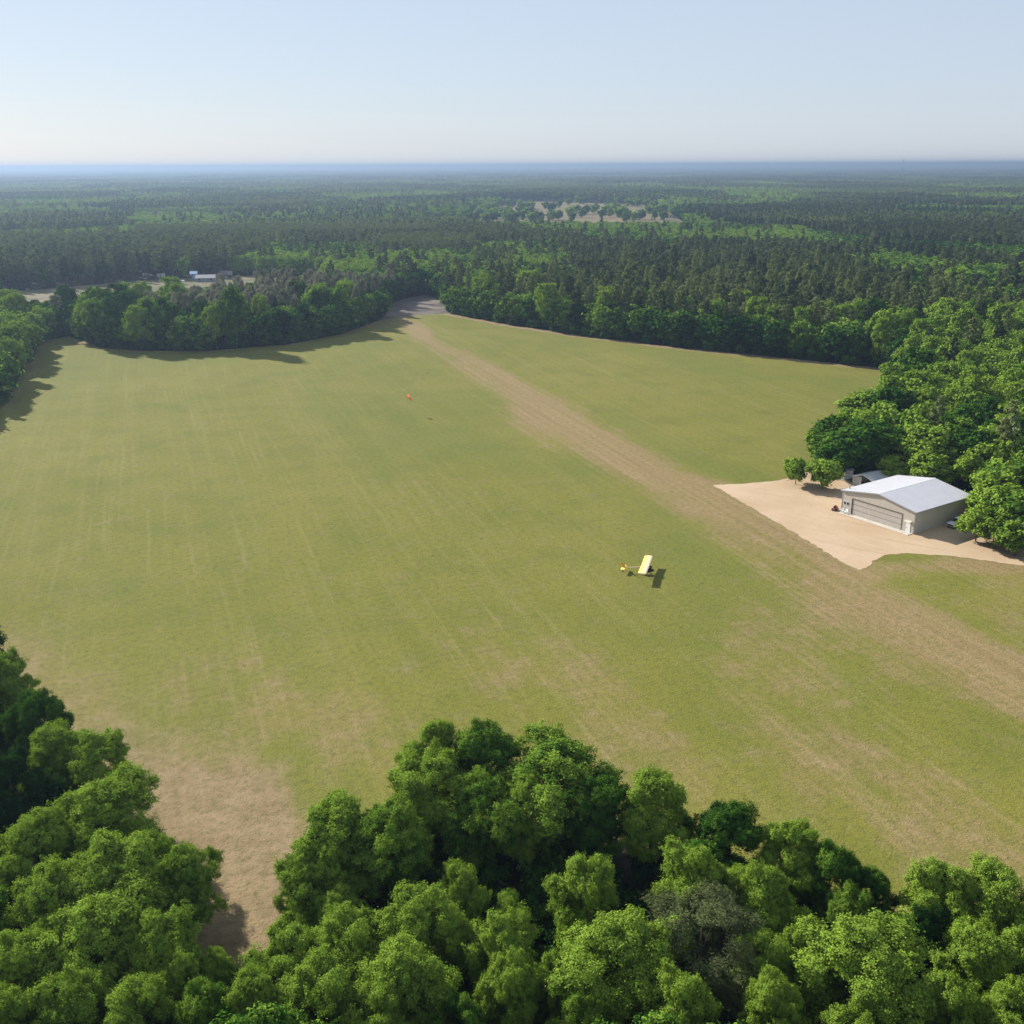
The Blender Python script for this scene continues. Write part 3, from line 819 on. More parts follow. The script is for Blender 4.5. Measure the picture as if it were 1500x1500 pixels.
# ------------------------------------------------------------------ ultralight aeroplane on the grass
def plane():
    c = np.array([25.75, 183.8])
    rz = math.atan2(-.26, .965)
    t = tag(empty('light_aeroplane', (c[0], c[1], 0), rz), 'small yellow high-wing light aeroplane standing on the grass', 'aeroplane')
    # +x nose, +y left wing (far side)
    for s in (-1, 1):
        y0, y1 = s * .28, s * 4.75
        prof = [(-.86, 0), (-.5, .09), (.1, .16), (.5, .14), (.72, .05), (.74, 0), (.5, -.03), (-.5, -.02)]
        wb = MB(); k0 = len(wb.v)
        rear = [(-.86, 0), (-.5, .09), (-.05, .15), (-.05, -.02), (-.5, -.02)]; front = [(-.05, .15), (.2, .16), (.5, .14), (.72, .05), (.76, 0), (.5, -.03), (-.05, -.02)]
        z0, z1 = 1.72, 1.84

        def loft(pr):
            m_ = MB(); a = [(x, y0, z0 + z) for x, z in pr]; b = [(x * .98, y1, z1 + z * .9) for x, z in pr]; n_ = len(pr)
            m_.v = a + b
            for i in range(n_): m_.f.append((i, (i + 1) % n_, n_ + (i + 1) % n_, n_ + i))
            m_.f.append(tuple(range(n_))); m_.f.append(tuple(range(n_, 2 * n_))[::-1])
            return m_
        wing = loft(rear).build('wing', M['yellow'], t)
        loft([(x + .003, z) for x, z in front]).build('leading_edge', M['cream'], wing)
        MB().box(-.9, .76, *sorted((y1, y1 + s * .08)), z1 - .05, z1 + .14).build('wing_tip', M['cream'], wing)
        MB().tube((.15, s * .35, .62), (.12, s * 2.6, 1.74), .035, .035, 6).tube((-.4, s * .35, .66), (-.42, s * 2.6, 1.74), .03, .03, 6).build('wing_strut', M['dark'], t)
        MB().tube((.35, s * .3, .6), (.25, s * .95, .3), .035, .035, 6).build('landing_leg', M['dark'], t)
        w_ = MB().tube((.25, s * .9, .27), (.25, s * 1.06, .27), .27, .27, 16).build('wheel', M['dark'], t)
        MB().tube((.25, s * 1.05, .27), (.25, s * 1.08, .27), .12, .12, 10).build('hub', M['yellow'], w_)
    MB().box(-.8, .7, -.28, .28, 1.72, 1.84).build('centre_section', M['cream'], t, .02)
    f = MB(); n = 10; secs = [(-.9, .12, 1.0, .16), (-.4, .3, .95, .42), (.4, .36, .88, .48), (1.1, .32, .85, .36), (1.65, .14, .82, .16)]
    for x, w_, z, h_ in secs:
        for i in range(n):
            a = 2 * math.pi * i / n; f.v.append((x, w_ * math.cos(a), z + h_ * math.sin(a)))
    for q in range(len(secs) - 1):
        for i in range(n): f.f.append((q * n + i, q * n + (i + 1) % n, (q + 1) * n + (i + 1) % n, (q + 1) * n + i))
    f.f.append(tuple(range(n))[::-1]); f.f.append(tuple(range((len(secs) - 1) * n, len(secs) * n)))
    f.build('fuselage', M['dark'], t)
    ws = MB(); ws.poly([(1.2, -.2, 1.12), (1.2, .2, 1.12), (.62, .26, 1.72), (.62, -.26, 1.72)]); ws.build('windshield', M['glass'], t)
    MB().tube((-.7, 0, 1.35), (-4.3, 0, .82), .1, .06, 8).build('tail_boom', M['cream'], t)
    MB().tube((.6, 0, 1.62), (1.25, 0, 1.5), .2, .16, 10).build('engine', M['dark'], t)
    for s in (-1, 1):
        pb = MB(); pb.poly([(1.32, s * .05, 1.46), (1.36, s * .05, 1.56), (1.35, s * .78, 1.56), (1.31, s * .78, 1.47)]); pb.build('propeller_blade', M['dark'], t)
    fin = MB(); fin.prism([(-4.55, .8), (-3.75, .86), (-3.95, 1.35), (-4.2, 1.85), (-4.6, 1.9), (-4.75, 1.2)], -.03, .03); fin.build('tail_fin', M['mustard'], t)
    for s in (-1, 1):
        st = MB(); pts = [(-3.75, s * .05), (-3.95, s * 1.2), (-4.35, s * 1.38), (-4.7, s * 1.3), (-4.65, s * .05)]
        a = [(x, y, .96) for x, y in pts]; b = [(x, y, .91) for x, y in pts]
        st.poly(a).poly(b[::-1])
        for i in range(5): st.poly([a[i], a[(i + 1) % 5], b[(i + 1) % 5], b[i]])
        st.build('tailplane', M['yellow'], t)
    MB().tube((-4.25, 0, .8), (-4.4, 0, .12), .03, .03, 6).build('tail_strut', M['dark'], t)
    MB().tube((-4.4, -.04, .12), (-4.4, .04, .12), .12, .12, 12).build('tail_wheel', M['dark'], t)


plane()

# windsock
ws = tag(empty('windsock', (-33.3, 319.5, 0)), 'orange windsock on a thin pole in the middle of the grass field', 'windsock')
MB().tube((0, 0, 0), (0, 0, 6.3), .045, .03, 8).build('pole', M['metal'], ws)
MB().tube((0, 0, 6.15), (.3, -.1, 6.2), .03, .03, 6).build('swivel_arm', M['metal'], ws)
sk = MB(); a = np.array([.28, -.1, 6.2]); dirv = unit(np.array([.55, -.2, -.8]))
pr = [(0, .36), (.6, .33), (1.2, .28), (1.8, .22), (2.4, .17)]
for (d0, r0), (d1, r1) in zip(pr, pr[1:]): sk.tube(a + dirv * d0, a + dirv * d1, r0, r1, 14, caps=False)
k = NT('orange_nylon'); df = k.n('ShaderNodeBsdfDiffuse'); df.inputs[0].default_value = (0.85, 0.22, 0.12, 1); tl = k.n('ShaderNodeBsdfTranslucent'); tl.inputs[0].default_value = (0.9, 0.28, 0.15, 1)
mx = k.n('ShaderNodeMixShader'); mx.inputs[0].default_value = 0.55; k.l(df.outputs[0], mx.inputs[1]); k.l(tl.outputs[0], mx.inputs[2]); k.l(mx.outputs[0], k.out.inputs['Surface'])
sk.build('sock', k.m, ws)
MB().tube((.0, .0, .0), (0, 0, .1), .2, .18, 12).build('base', M['concrete'], ws)

# far settlement
def house(name, label, cat, x, y, w, d, e, p, rz, wall, roof, gable=None):
    h_ = tag(empty(name, (x, y, 0.02), rz), label, cat)
    MB().prism([(-d / 2, 0), (d / 2, 0), (d / 2, e), (0, p), (-d / 2, e)], -w / 2, w / 2, 'x').build('wall', wall, h_)
    r_ = MB()
    for s in (-1, 1):
        A = [(-w / 2 - .4, 0, p + .1), (-w / 2 - .4, s * (d / 2 + .5), e - .1), (w / 2 + .4, s * (d / 2 + .5), e - .1), (w / 2 + .4, 0, p + .1)]
        B = [(x_, y_, z_ - .15) for x_, y_, z_ in A]; r_.poly(A); r_.poly(B[::-1]); r_.poly([A[1], B[1], B[2], A[2]]); r_.poly([A[0], B[0], B[1], A[1]]); r_.poly([A[2], B[2], B[3], A[3]])
    r_.build('roof', roof, h_)
    if gable:
        MB().poly([(-w / 2 - .02, -d / 2, 0), (-w / 2 - .02, d / 2, 0), (-w / 2 - .02, d / 2, e), (-w / 2 - .02, 0, p), (-w / 2 - .02, -d / 2, e)]).build('gable_wall', gable, h_)
    MB().box(-.5, .5, -d / 2 - .06, -d / 2 - .01, 0, 2.1).build('door', M['trim'], h_)
    for q in (-.32, .3): MB().box(w * q - .7, w * q + .7, -d / 2 - .05, -d / 2 - .01, 1, 2.2).build('window', M['glass'], h_)
    return h_


hx, hy = at(300, 412)
house('house', 'long grey roofed house in the far clearing by the round tree', 'house', hx + 1, hy, 13, 8, 2.6, 4.4, .15, plain('grey_siding', (.26, .26, .27), .7), M['greyroof'])
hx, hy = at(285, 409)
house('house', 'small blue house in the far clearing beside the grey roofed one', 'house', hx, hy, 4.5, 6, 4.0, 5.4, .1, M['blue'], plain('blue_roof', (.2, .32, .46), .6))
hx, hy = at(332, 408)
house('house', 'dark roofed house at the edge of the far clearing', 'house', hx, hy, 8, 7, 3, 5.2, .2, plain('brown_siding', (.16, .12, .1), .8), plain('brown_roof', (.10, .085, .09), .8))
hx, hy = at(274, 407)
oc = tag(empty('loader_tractor', (hx, hy, 0), .3), 'orange loader tractor parked left of the small blue house', 'tractor')
MB().prism([(-1.6, .5), (-1.6, 1.2), (-.3, 1.3), (1.5, 1.3), (1.8, .9), (1.8, .5)], -.7, .7).build('body', M['orange'], oc)
MB().prism([(-1.3, 1.25), (-1.2, 2.5), (.1, 2.5), (.3, 1.25)], -.65, .65).build('cab', M['orange'], oc)
for x_, r_ in ((-1.0, .75), (1.2, .5)):
    for s in (-1, 1): MB().tube((x_, s * .7, r_), (x_, s * 1.05, r_), r_, r_, 14).build('wheel', M['dark'], oc)


def trailer(px, py, L_, label):
    x, y = at(px, py)
    t = tag(empty('white_trailer', (x, y, 0), .12), label, 'trailer', 'white trailers in the far clearing')
    MB().box(-L_ / 2, L_ / 2, -1.2, 1.2, .6, 2.9).build('body', M['white'], t, .1)
    MB().box(-L_ / 2 - 1.2, -L_ / 2, -.06, .06, .55, .68).build('hitch', M['metal'], t)
    for s in (-1, 1):
        for q in (-.5, .5): MB().tube((q, s * .9, .4), (q, s * 1.15, .4), .4, .4, 12).build('wheel', M['dark'], t)
    MB().box(-.4, .4, -1.25, -1.2, .7, 2.6).build('door', M['trim'], t)


trailer(236, 407, 6, 'long white trailer in the far clearing, farther left of the houses')
trailer(213, 406, 3.5, 'short white trailer at the left end of the far clearing')
trailer(266, 417, 4, 'white trailer just in front of the orange tractor')

# guyed radio mast on the horizon
tx, ty = at(1317, 292.5)
mast = tag(empty('radio_mast', (tx, ty, 0)), 'thin red and white lattice radio mast rising over the horizon', 'radio mast')
HT = 87.0; secs = 9; hw = 0.5
for q in range(secs):
    z0, z1 = HT * q / secs, HT * (q + 1) / secs
    b = MB(); crn = [(hw, 0), (-hw * .5, hw * .87), (-hw * .5, -hw * .87)]
    for i in range(3):
        (x0, y0), (x1, y1) = crn[i], crn[(i + 1) % 3]
        b.tube((x0, y0, z0), (x0, y0, z1), .07, .07, 5)
        st_ = 4
        for j in range(st_):
            za = z0 + (z1 - z0) * j / st_; zb = z0 + (z1 - z0) * (j + 1) / st_
            b.tube((x0, y0, za), (x1, y1, zb), .04, .04, 4); b.tube((x0, y0, za), (x1, y1, za), .04, .04, 4)
    b.build('mast_section', M['red'] if q % 2 == 0 else M['trim'], mast)
MB().tube((0, 0, HT), (0, 0, HT + 2.4), .1, .04, 6).build('antenna', M['white'], mast)
#TREES
# ------------------------------------------------------------------ trees one can tell apart
TREES = []      # x, y, h, R, kind, tint, label, group, proto set


def add_tree(x, y, h, R, kind, tint, label=None, group=None, size='big'):
    TREES.append(dict(x=x, y=y, h=h, R=R, kind=kind, tint=tint, label=label, group=group, size=size))


FRONT, CORNER, YARD = 'trees of the front wood', 'trees of the left corner wood', 'trees round the hangar yard'
# crown centre in the photograph, crown radius in its pixels, leaf tone, height, label
HAND = [
    (626, 1108, 52, .8, 14.5, FRONT, 'bright yellow-green tree at the highest point of the front wood'),
    (704, 1108, 58, .36, 13.5, FRONT, 'dull olive tree at the top of the front wood beside the bright peak tree'),
    (640, 1160, 66, .52, 13.5, FRONT, 'mid green tree directly below the bright peak tree of the front wood'),
    (700, 1180, 55, .4, 13.0, FRONT, 'green tree just below the dull olive tree of the front wood'),
    (826, 1140, 84, .42, 13.5, FRONT, 'broad green tree along the field edge right of the dull olive tree'),
    (765, 1185, 48, .55, 12.0, FRONT, 'light green tree between the two broad trees on the field edge'),
    (880, 1180, 48, .3, 12.0, FRONT, 'deep green tree on the field edge beside the broad green tree'),
    (955, 1182, 50, .68, 12.5, FRONT, 'rounded fresh green tree standing proud of the front wood field edge'),
    (492, 1228, 72, .48, 13.0, FRONT, 'wide drooping tree at the left end of the front wood by the bare path'),
    (575, 1225, 60, .42, 13.0, FRONT, 'green tree between the drooping path tree and the wood peak'),
    (452, 1280, 46, .5, 11.0, FRONT, 'low tree leaning over the bare path from the front wood'),
    (498, 1325, 36, .62, 9.0, FRONT, 'small pale tree with upright sprays behind the bare path'),
    (616, 1352, 62, .62, 12.0, FRONT, 'domed light green tree in the middle of the front wood'),
    (678, 1305, 38, .6, 10.5, FRONT, 'narrow yellowish tree at the edge of the dark hollow'),
    (852, 1300, 52, .5, 12.5, FRONT, 'bluish green tree standing alone right of the dark hollow'),
    (745, 1330, 28, .45, 8.0, FRONT, 'thin small tree inside the dark hollow of the front wood'),
    (736, 1392, 52, .74, 11.5, FRONT, 'yellow-green tree just in front of the dark hollow'),
    (505, 1385, 52, .58, 11.5, FRONT, 'leafy green tree just in front of the small pale tree'),
    (430, 1408, 56, .55, 11.5, FRONT, 'green tree at the near end of the bare path'),
    (470, 1458, 60, .56, 12.0, FRONT, 'broad tree in front of the near end of the bare path'),
    (602, 1440, 66, .6, 12.5, FRONT, 'big light green tree below the domed tree'),
    (750, 1450, 48, .72, 11.5, FRONT, 'bright yellowish tree below the dark hollow'),
    (806, 1436, 36, .7, 10.0, FRONT, 'small yellowish tree left of the pale olive tree'),
    (905, 1392, 78, .82, 13.5, FRONT, 'large pale olive tree beside the dull grey-green one'),
    (1016, 1296, 54, .8, 12.5, FRONT, 'bright green rounded tree above the dull grey-green tree'),
    (1116, 1322, 50, .88, 12.0, FRONT, 'yellow-green tree right of and above the dull grey-green tree'),
    (1058, 1226, 58, .26, 12.0, FRONT, 'dark green tree on the field edge right of the rounded fresh green one'),
    (1152, 1250, 50, .66, 11.5, FRONT, 'bright topped tree on the descending field edge of the front wood'),
    (1216, 1278, 44, .34, 11.0, FRONT, 'deep green tree low on the descending field edge of the front wood'),
    (1280, 1306, 36, .3, 9.0, FRONT, 'small olive tree at the end of the descending field edge'),
    (1240, 1330, 34, .45, 9.0, FRONT, 'small olive tree just inside the descending field edge'),
    (1262, 1420, 88, .7, 13.0, FRONT, 'widely spreading bright green tree right of the dull grey-green one'),
    (1120, 1410, 46, .74, 11.0, FRONT, 'bright green tree between the dull grey-green and the spreading one'),
    (1178, 1400, 38, .66, 10.5, FRONT, 'green tree touching the spreading bright tree from its left'),
    (1385, 1312, 52, .82, 12.0, FRONT, 'bright green tree left one of the pair facing the field gap'),
    (1462, 1322, 56, .72, 12.5, FRONT, 'bright green tree right one of the pair facing the field gap'),
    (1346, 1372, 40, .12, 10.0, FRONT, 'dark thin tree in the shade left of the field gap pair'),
    (1425, 1400, 52, .62, 11.5, FRONT, 'pale green tree below the pair facing the field gap'),
    (1486, 1405, 46, .5, 11.5, FRONT, 'bluish green tree at the frame edge below the field gap pair'),
    (1128, 1478, 48, .6, 11.5, FRONT, 'green tree below the bright one beside the dull grey-green tree'),
    (1000, 1490, 56, .6, 12.0, FRONT, 'light green tree below the dull grey-green tree'),
    (1385, 1480, 56, .72, 11.5, FRONT, 'bright green tree below the dark thin tree at the frame bottom'),
    (1470, 1478, 50, .7, 11.0, FRONT, 'bright green tree in the bottom right corner of the wood'),
    (560, 1500, 50, .66, 11.5, FRONT, 'light green tree at the frame bottom below the big light green one'),
    (680, 1494, 44, .36, 11.0, FRONT, 'shaded green tree at the frame bottom left of the yellowish tree'),
    (850, 1500, 44, .4, 11.0, FRONT, 'deep green tree at the frame bottom below the pale olive tree'),
    (1250, 1500, 48, .55, 11.0, FRONT, 'green tree at the frame bottom below the spreading bright tree'),
    # left corner wood
    (8, 1000, 46, .5, 13.0, CORNER, 'tall tree at the far tip of the left corner wood'),
    (58, 1048, 42, .3, 12.5, CORNER, 'dark green tree on the field side of the left corner wood tip'),
    (82, 1096, 44, .7, 12.0, CORNER, 'bright tree beside the dark grey tree in the left corner wood'),
    (140, 1112, 48, .78, 11.5, CORNER, 'bright green tree bulging onto the field from the left corner wood'),
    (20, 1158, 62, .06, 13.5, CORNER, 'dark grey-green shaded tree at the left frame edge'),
    (152, 1194, 66, .62, 12.5, CORNER, 'wide green tree on the field edge below the bulging bright tree'),
    (225, 1255, 40, .5, 10.5, CORNER, 'green tree stepping down the field edge of the left corner wood'),
    (268, 1290, 44, .46, 11.0, CORNER, 'green tree nearest the bare path, casting its shadow on it'),
    (50, 1242, 56, .6, 12.5, CORNER, 'green tree below the dark grey-green tree'),
    (165, 1285, 70, .8, 13.0, CORNER, 'large pale olive tree in the middle of the left corner wood'),
    (72, 1330, 64, .74, 12.5, CORNER, 'pale olive tree left of the large pale one'),
    (150, 1380, 80, .64, 13.0, CORNER, 'large green tree below the large pale olive tree'),
    (236, 1392, 54, .5, 11.5, CORNER, 'green tree below the one nearest the bare path'),
    (268, 1430, 44, .64, 10.5, CORNER, 'fresh green tree near the frame bottom below the path shadow'),
    (318, 1425, 34, .46, 8.5, CORNER, 'small dark green tree at the end of the path shadow'),
    (36, 1420, 56, .5, 12.0, CORNER, 'green tree at the left frame edge near the bottom'),
    (205, 1482, 56, .58, 11.0, CORNER, 'green tree at the frame bottom below the large green tree'),
    (100, 1480, 58, .48, 11.5, CORNER, 'deep green tree at the frame bottom left of centre of the corner wood'),
    (10, 1490, 50, .62, 11.5, CORNER, 'green tree in the bottom left corner'),
    (300, 1492, 50, .38, 11.0, CORNER, 'dark green tree at the frame bottom between the two woods'),
    (372, 1478, 44, .55, 11.0, CORNER, 'light green tree at the frame bottom between the two woods'),
    # hangar yard
    (1222, 636, 32, .36, 12.0, YARD, 'dark green tree behind the two little round trees'),
    (1208, 656, 24, .4, 9.5, YARD, 'lower green tree at the wood corner behind the smaller round tree'),
    (1228, 664, 28, .3, 10.0, YARD, 'lower dark green tree between the round trees and the shed'),
    (1250, 648, 40, .3, 13.0, YARD, 'dark green tree behind the shed'),
    (1290, 645, 42, .32, 13.0, YARD, 'dark green tree behind the carport'),
    (1313, 606, 44, .24, 14.5, YARD, 'tall dark green tree farther back behind the carport'),
    (1262, 602, 38, .5, 13.0, YARD, 'green tree at the wood corner facing the field beyond the shed'),
    (1354, 655, 40, .56, 13.0, YARD, 'light green tree rising behind the hangar roof ridge'),
    (1362, 690, 30, .5, 9.0, YARD, 'lower green tree right behind the hangar back edge'),
    (1312, 684, 22, .62, 6.5, YARD, 'small pale tree between the carport and the hangar back wall'),
    (1440, 682, 32, .55, 12.5, YARD, 'green tree behind the far right corner of the hangar'),
    (1455, 652, 42, .5, 13.5, YARD, 'tall green tree beyond the far right corner of the hangar'),
    (1488, 630, 40, .62, 13.5, YARD, 'fresh green tree at the frame edge above the hangar corner'),
    (1484, 702, 44, .42, 13.0, YARD, 'green tree at the frame edge right of the hangar'),
    (1458, 726, 34, .56, 11.0, YARD, 'green tree just behind the little tree beside the pickup'),
    (1458, 772, 27, .5, 8.0, YARD, 'low green tree beside the driveway, right of the little bright one'),
    (1492, 782, 27, .44, 8.0, YARD, 'low dark green tree over the driveway edge below the frame edge tree'),
    (1486, 750, 44, .46, 11.5, YARD, 'dark green tree over the driveway at the frame edge'),
]
SPECIAL_SMALL = [
    (1167, 687, 17, .9, 6.6, 'smaller of the two little round trees beyond the sandy apron'),
    (1207, 691, 25, .92, 7.4, 'larger of the two little round trees beyond the sandy apron'),
    (1434, 762, 25, .62, 8.0, 'little bright tree hiding the tail of the white pickup'),
]
for px, py, rp, tint, h, grp, lab in HAND:
    zc = 0.60 * h
    x, y = at(px, py + (0 if grp == YARD else 17), zc)
    dep = proj(x, y, zc)[2]
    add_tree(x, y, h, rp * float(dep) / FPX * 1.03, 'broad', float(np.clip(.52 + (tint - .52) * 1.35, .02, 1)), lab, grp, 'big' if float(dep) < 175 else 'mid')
for px, py, rp, tint, h, lab in SPECIAL_SMALL:
    x, y = at(px, py, h * .6); dep = float(proj(x, y, h * .6)[2])
    add_tree(x, y, h, rp * dep / FPX, 'broad', tint, lab, YARD, 'small')
x, y = at(1026, 1392, 7.5)
add_tree(x, y, 13, 5.6, 'broad', .5, 'dull grey-green thin-leaved tree standing among the bright crowns of the front wood', FRONT, 'dull')

# ---- the rest of the woods: jittered positions, kind read from where they stand
YARDP = [(66, 248), (72, 257), (80, 256), (90, 247), (99, 245), (119, 231), (112, 216), (105, 205), (100, 200), (118, 190), (126, 182), (100, 180), (66, 180), (48, 242)]
CLEARS = [FIELD, YARDP, CLEARING, DIRT, FARF, FARF2]


def blocked(x, y, margin=0.0):
    b = np.zeros(np.shape(x), bool)
    for P in CLEARS: b |= inpoly(x, y, P)
    return b


def jitter_grid(y0, y1, step, seed, spread=0.42):
    r = np.random.default_rng(seed)
    X = []; Y = []
    w = 0.60 * y1 + 30
    gx_, gy_ = np.meshgrid(np.arange(-w, w, step), np.arange(y0, y1, step * 0.9))
    gx_ = gx_ + (np.arange(gx_.shape[0]) % 2)[:, None] * step / 2
    x = gx_.ravel() + r.uniform(-spread, spread, gx_.size) * step; y = gy_.ravel() + r.uniform(-spread, spread, gx_.size) * step
    k_ = np.abs(x) < 0.56 * y + 25
    return x[k_], y[k_]


def in_px(x, y, poly):
    px, py, _ = proj(x, y, np.zeros(np.shape(x)))
    return inpoly(px, py, poly)


def stand(x, y):
    """the mosaic of timber stands: (pine-ness, height factor, tone shift) of the one at a place"""
    wx = x + (fbm(x * .006, y * .004, 201, 3) - .5) * 190; wy = y * .62 + (fbm(x * .006, y * .004, 207, 3) - .5) * 190
    c = 250.0
    bi = np.floor(wx / c); bj = np.floor(wy / c)
    best = np.full(np.shape(x), 1e18); A = np.zeros(np.shape(x)); B = A.copy(); C = A.copy()
    for di in (-1, 0, 1):
        for dj in (-1, 0, 1):
            i = bi + di; j = bj + dj
            d = (wx - (i + _hash(i, j, 1)) * c) ** 2 + (wy - (j + _hash(i, j, 2)) * c) ** 2
            m = d < best
            best = np.where(m, d, best); A = np.where(m, _hash(i, j, 3), A); B = np.where(m, _hash(i, j, 4), B); C = np.where(m, _hash(i, j, 5), C)
    return A, np.where(B < .22, .5 + B, .86 + .26 * B), (C - .5) * .7


def pine_share(x, y):
    """how much of the wood is pine at a place"""
    d = np.hypot(x, y)
    n = fbm(x * 0.004 + 3, y * 0.0022, 5, 4); n2 = fbm(x * 0.016, y * 0.010, 15, 3)
    sa = stand(x, y)[0]
    s = 0.05 + 0.88 * sstep(0.46, 0.58, sa + (n2 - .5) * .25)
    # behind the right-hand treeline the wood is mostly pine, turning leafy to the right
    edge = polydist(x, y, RIGHT_EDGE)
    rb = (x > -45) & (y > 300) & (d < 900)
    leafy = sstep(60, 150, x - 0.16 * y) 
    s = np.where(rb, np.clip(0.84 - 0.3 * sstep(.45, .65, n2) - 0.45 * leafy * sstep(0.35, 0.6, n2) - 0.25 * leafy, 0, 1), s)
    s = np.where(rb & (edge < 11), 0.04, s)
    s = np.where(rb & (edge >= 11) & (edge < 22), s * 0.7, s)
    s = np.where((x > 90) & (y < 400) & (y > 150), 0.07, s)
    s = np.where((x > 118 + (y - 300) * 0.12) & (y >= 400) & (y < 470), s * 0.25, s)
    isl = (x < -60) & (y > 430) & (y < 640)
    e2 = polydist(x, y, ISLE_EDGE)
    s = np.where(isl, np.where((e2 > 24) & (x > -160) & (x < -72), 0.6, 0.03), s)
    s = np.where((x < -150) & (y < 440), 0.03, s)
    s = np.where((x < -205) & (y > 625) & (y < 1000), 0.92, s)
    s = np.where((x > -200) & (x < 40) & (y > 590) & (y < 900), 0.12, s)
    s = np.where((d > 1250) & (d < 2000) & (x > -350) & (x < 260), 0.2, s)
    s = np.where(y < 150, 0.02, s)
    return s


rr = np.random.default_rng(23)
hx_ = np.array([t['x'] for t in TREES]); hy_ = np.array([t['y'] for t in TREES]); hr_ = np.array([t['R'] for t in TREES])
px_, py_ = jitter_grid(58, 660, 6.7, 31)
ok = ~blocked(px_, py_) & (polydist(px_, py_, RIGHT_EDGE) > 2.6)
dd = np.min(np.hypot(px_[:, None] - hx_, py_[:, None] - hy_) - hr_ * 0.75, axis=1)
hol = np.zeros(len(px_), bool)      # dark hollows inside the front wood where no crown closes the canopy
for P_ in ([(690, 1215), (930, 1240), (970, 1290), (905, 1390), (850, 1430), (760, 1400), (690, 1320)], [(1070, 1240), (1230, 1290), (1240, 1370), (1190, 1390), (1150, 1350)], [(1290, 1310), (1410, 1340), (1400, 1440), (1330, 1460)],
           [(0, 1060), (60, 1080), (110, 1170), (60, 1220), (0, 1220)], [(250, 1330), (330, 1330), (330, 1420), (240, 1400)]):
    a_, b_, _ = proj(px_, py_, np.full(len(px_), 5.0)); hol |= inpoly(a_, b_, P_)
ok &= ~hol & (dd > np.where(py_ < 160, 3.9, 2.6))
ok &= ~((py_ > 70) & (py_ < 110) & (polydist(px_, py_, [(-25, 60), (-27, 84), (-32, 95)]) < 7.5))
px_, py_ = px_[ok], py_[ok]
ps_ = pine_share(px_, py_)
near = []
for x, y, s in zip(px_, py_, ps_):
    isl = x < -60 and 430 < y < 640
    u = rr.uniform()
    tn = float(np.clip(fbm(np.array(x * .03), np.array(y * .03), 61, 3) * 1.5 - .25 + rr.normal(0, .19), 0, 1))
    if u < s:
        if isl:
            near.append(dict(x=x, y=y, h=rr.uniform(18, 22.5), R=rr.uniform(2.4, 3.4), kind='twig', tint=rr.uniform(.2, .8)))
        else:
            near.append(dict(x=x, y=y, h=rr.normal(19.5, 3.0), R=rr.uniform(2.5, 3.8), kind='pine', tint=float(np.clip(.42 + .45 * (tn - .4) + rr.normal(0, .2), 0, 1))))
    else:
        edge = float(polydist(np.array(x), np.array(y), RIGHT_EDGE))
        h = rr.normal(13.2, 2.3)
        if x > -45 and y > 380: h = rr.normal(14.6, 2.6)
        if isl or x < -150: h = rr.normal(13.2, 2.4)
        if isl: h += 4.5 if -198 < x < -155 else 2.5
        if y < 150: h = rr.normal(10.5, 1.2)
        if edge < 9: h *= rr.uniform(.8, 1.15)
        bright = 0.0
        if x > 100 and y > 250: bright = 0.24
        if edge < 14: bright = -0.12
        if y < 115: tn = max(tn, .5)
        slim = edge < 16 and y > 380 or isl
        near.append(dict(x=x, y=y, h=max(7, h), R=max(2.5, h * (rr.uniform(.21, .31) if slim else rr.uniform(.25, .39))), kind='broad', tint=float(np.clip(.5 + (tn - .45) * 1.35 + bright, 0.02, 1))))

# low shrubs closing the foot of the tree lines
for t in near + TREES:
    t.setdefault('label', None); t.setdefault('group', None); t.setdefault('size', 'big' if t['y'] < 160 else 'mid')

# which ones show in the photograph, largest first
for t in near:
    a, b, dep = proj(t['x'], t['y'], t['h'] * .7)
    t['px'], t['py'], t['dep'] = float(a), float(b), float(dep)
    t['vis'] = -10 < t['px'] < 1510 and 200 < t['py'] < 1515 and t['y'] > 40
hand_n = {'broad': sum(t['kind'] == 'broad' for t in TREES), 'pine': 0, 'twig': 1}
CAP = {'broad': 298, 'pine': 296, 'twig': 120}
chosen = []; rest = []
cnt = dict(hand_n)
for t in sorted(near, key=lambda q: q['dep'] / (q['R'] + .3 * q['h'])):
    if t['vis'] and cnt[t['kind']] < CAP[t['kind']]:
        cnt[t['kind']] += 1; chosen.append(t)
    else:
        rest.append(t)


def zone(t):
    x, y = t['x'], t['y']
    if y < 150:
        return ('corner', CORNER) if x < -24 - (y - 60) * .05 else ('front', FRONT)
    if x < -150 and y < 476: return ('leftedge', 'trees at the left edge of the field')
    if x < -60 and y < 640: return ('isle', 'trees of the curved wood left of the runway end')
    if y < 330 or (x > 100 and y < 400): return ('yardwood', 'trees of the wood behind the hangar')
    return ('rear', 'trees of the wood beyond the right field edge')


TONE = [(.2, 'dark green'), (.42, 'deep green'), (.6, 'mid green'), (.78, 'fresh green'), (9, 'yellow-green')]


def tone(v): return next(n for l, n in TONE if v < l)


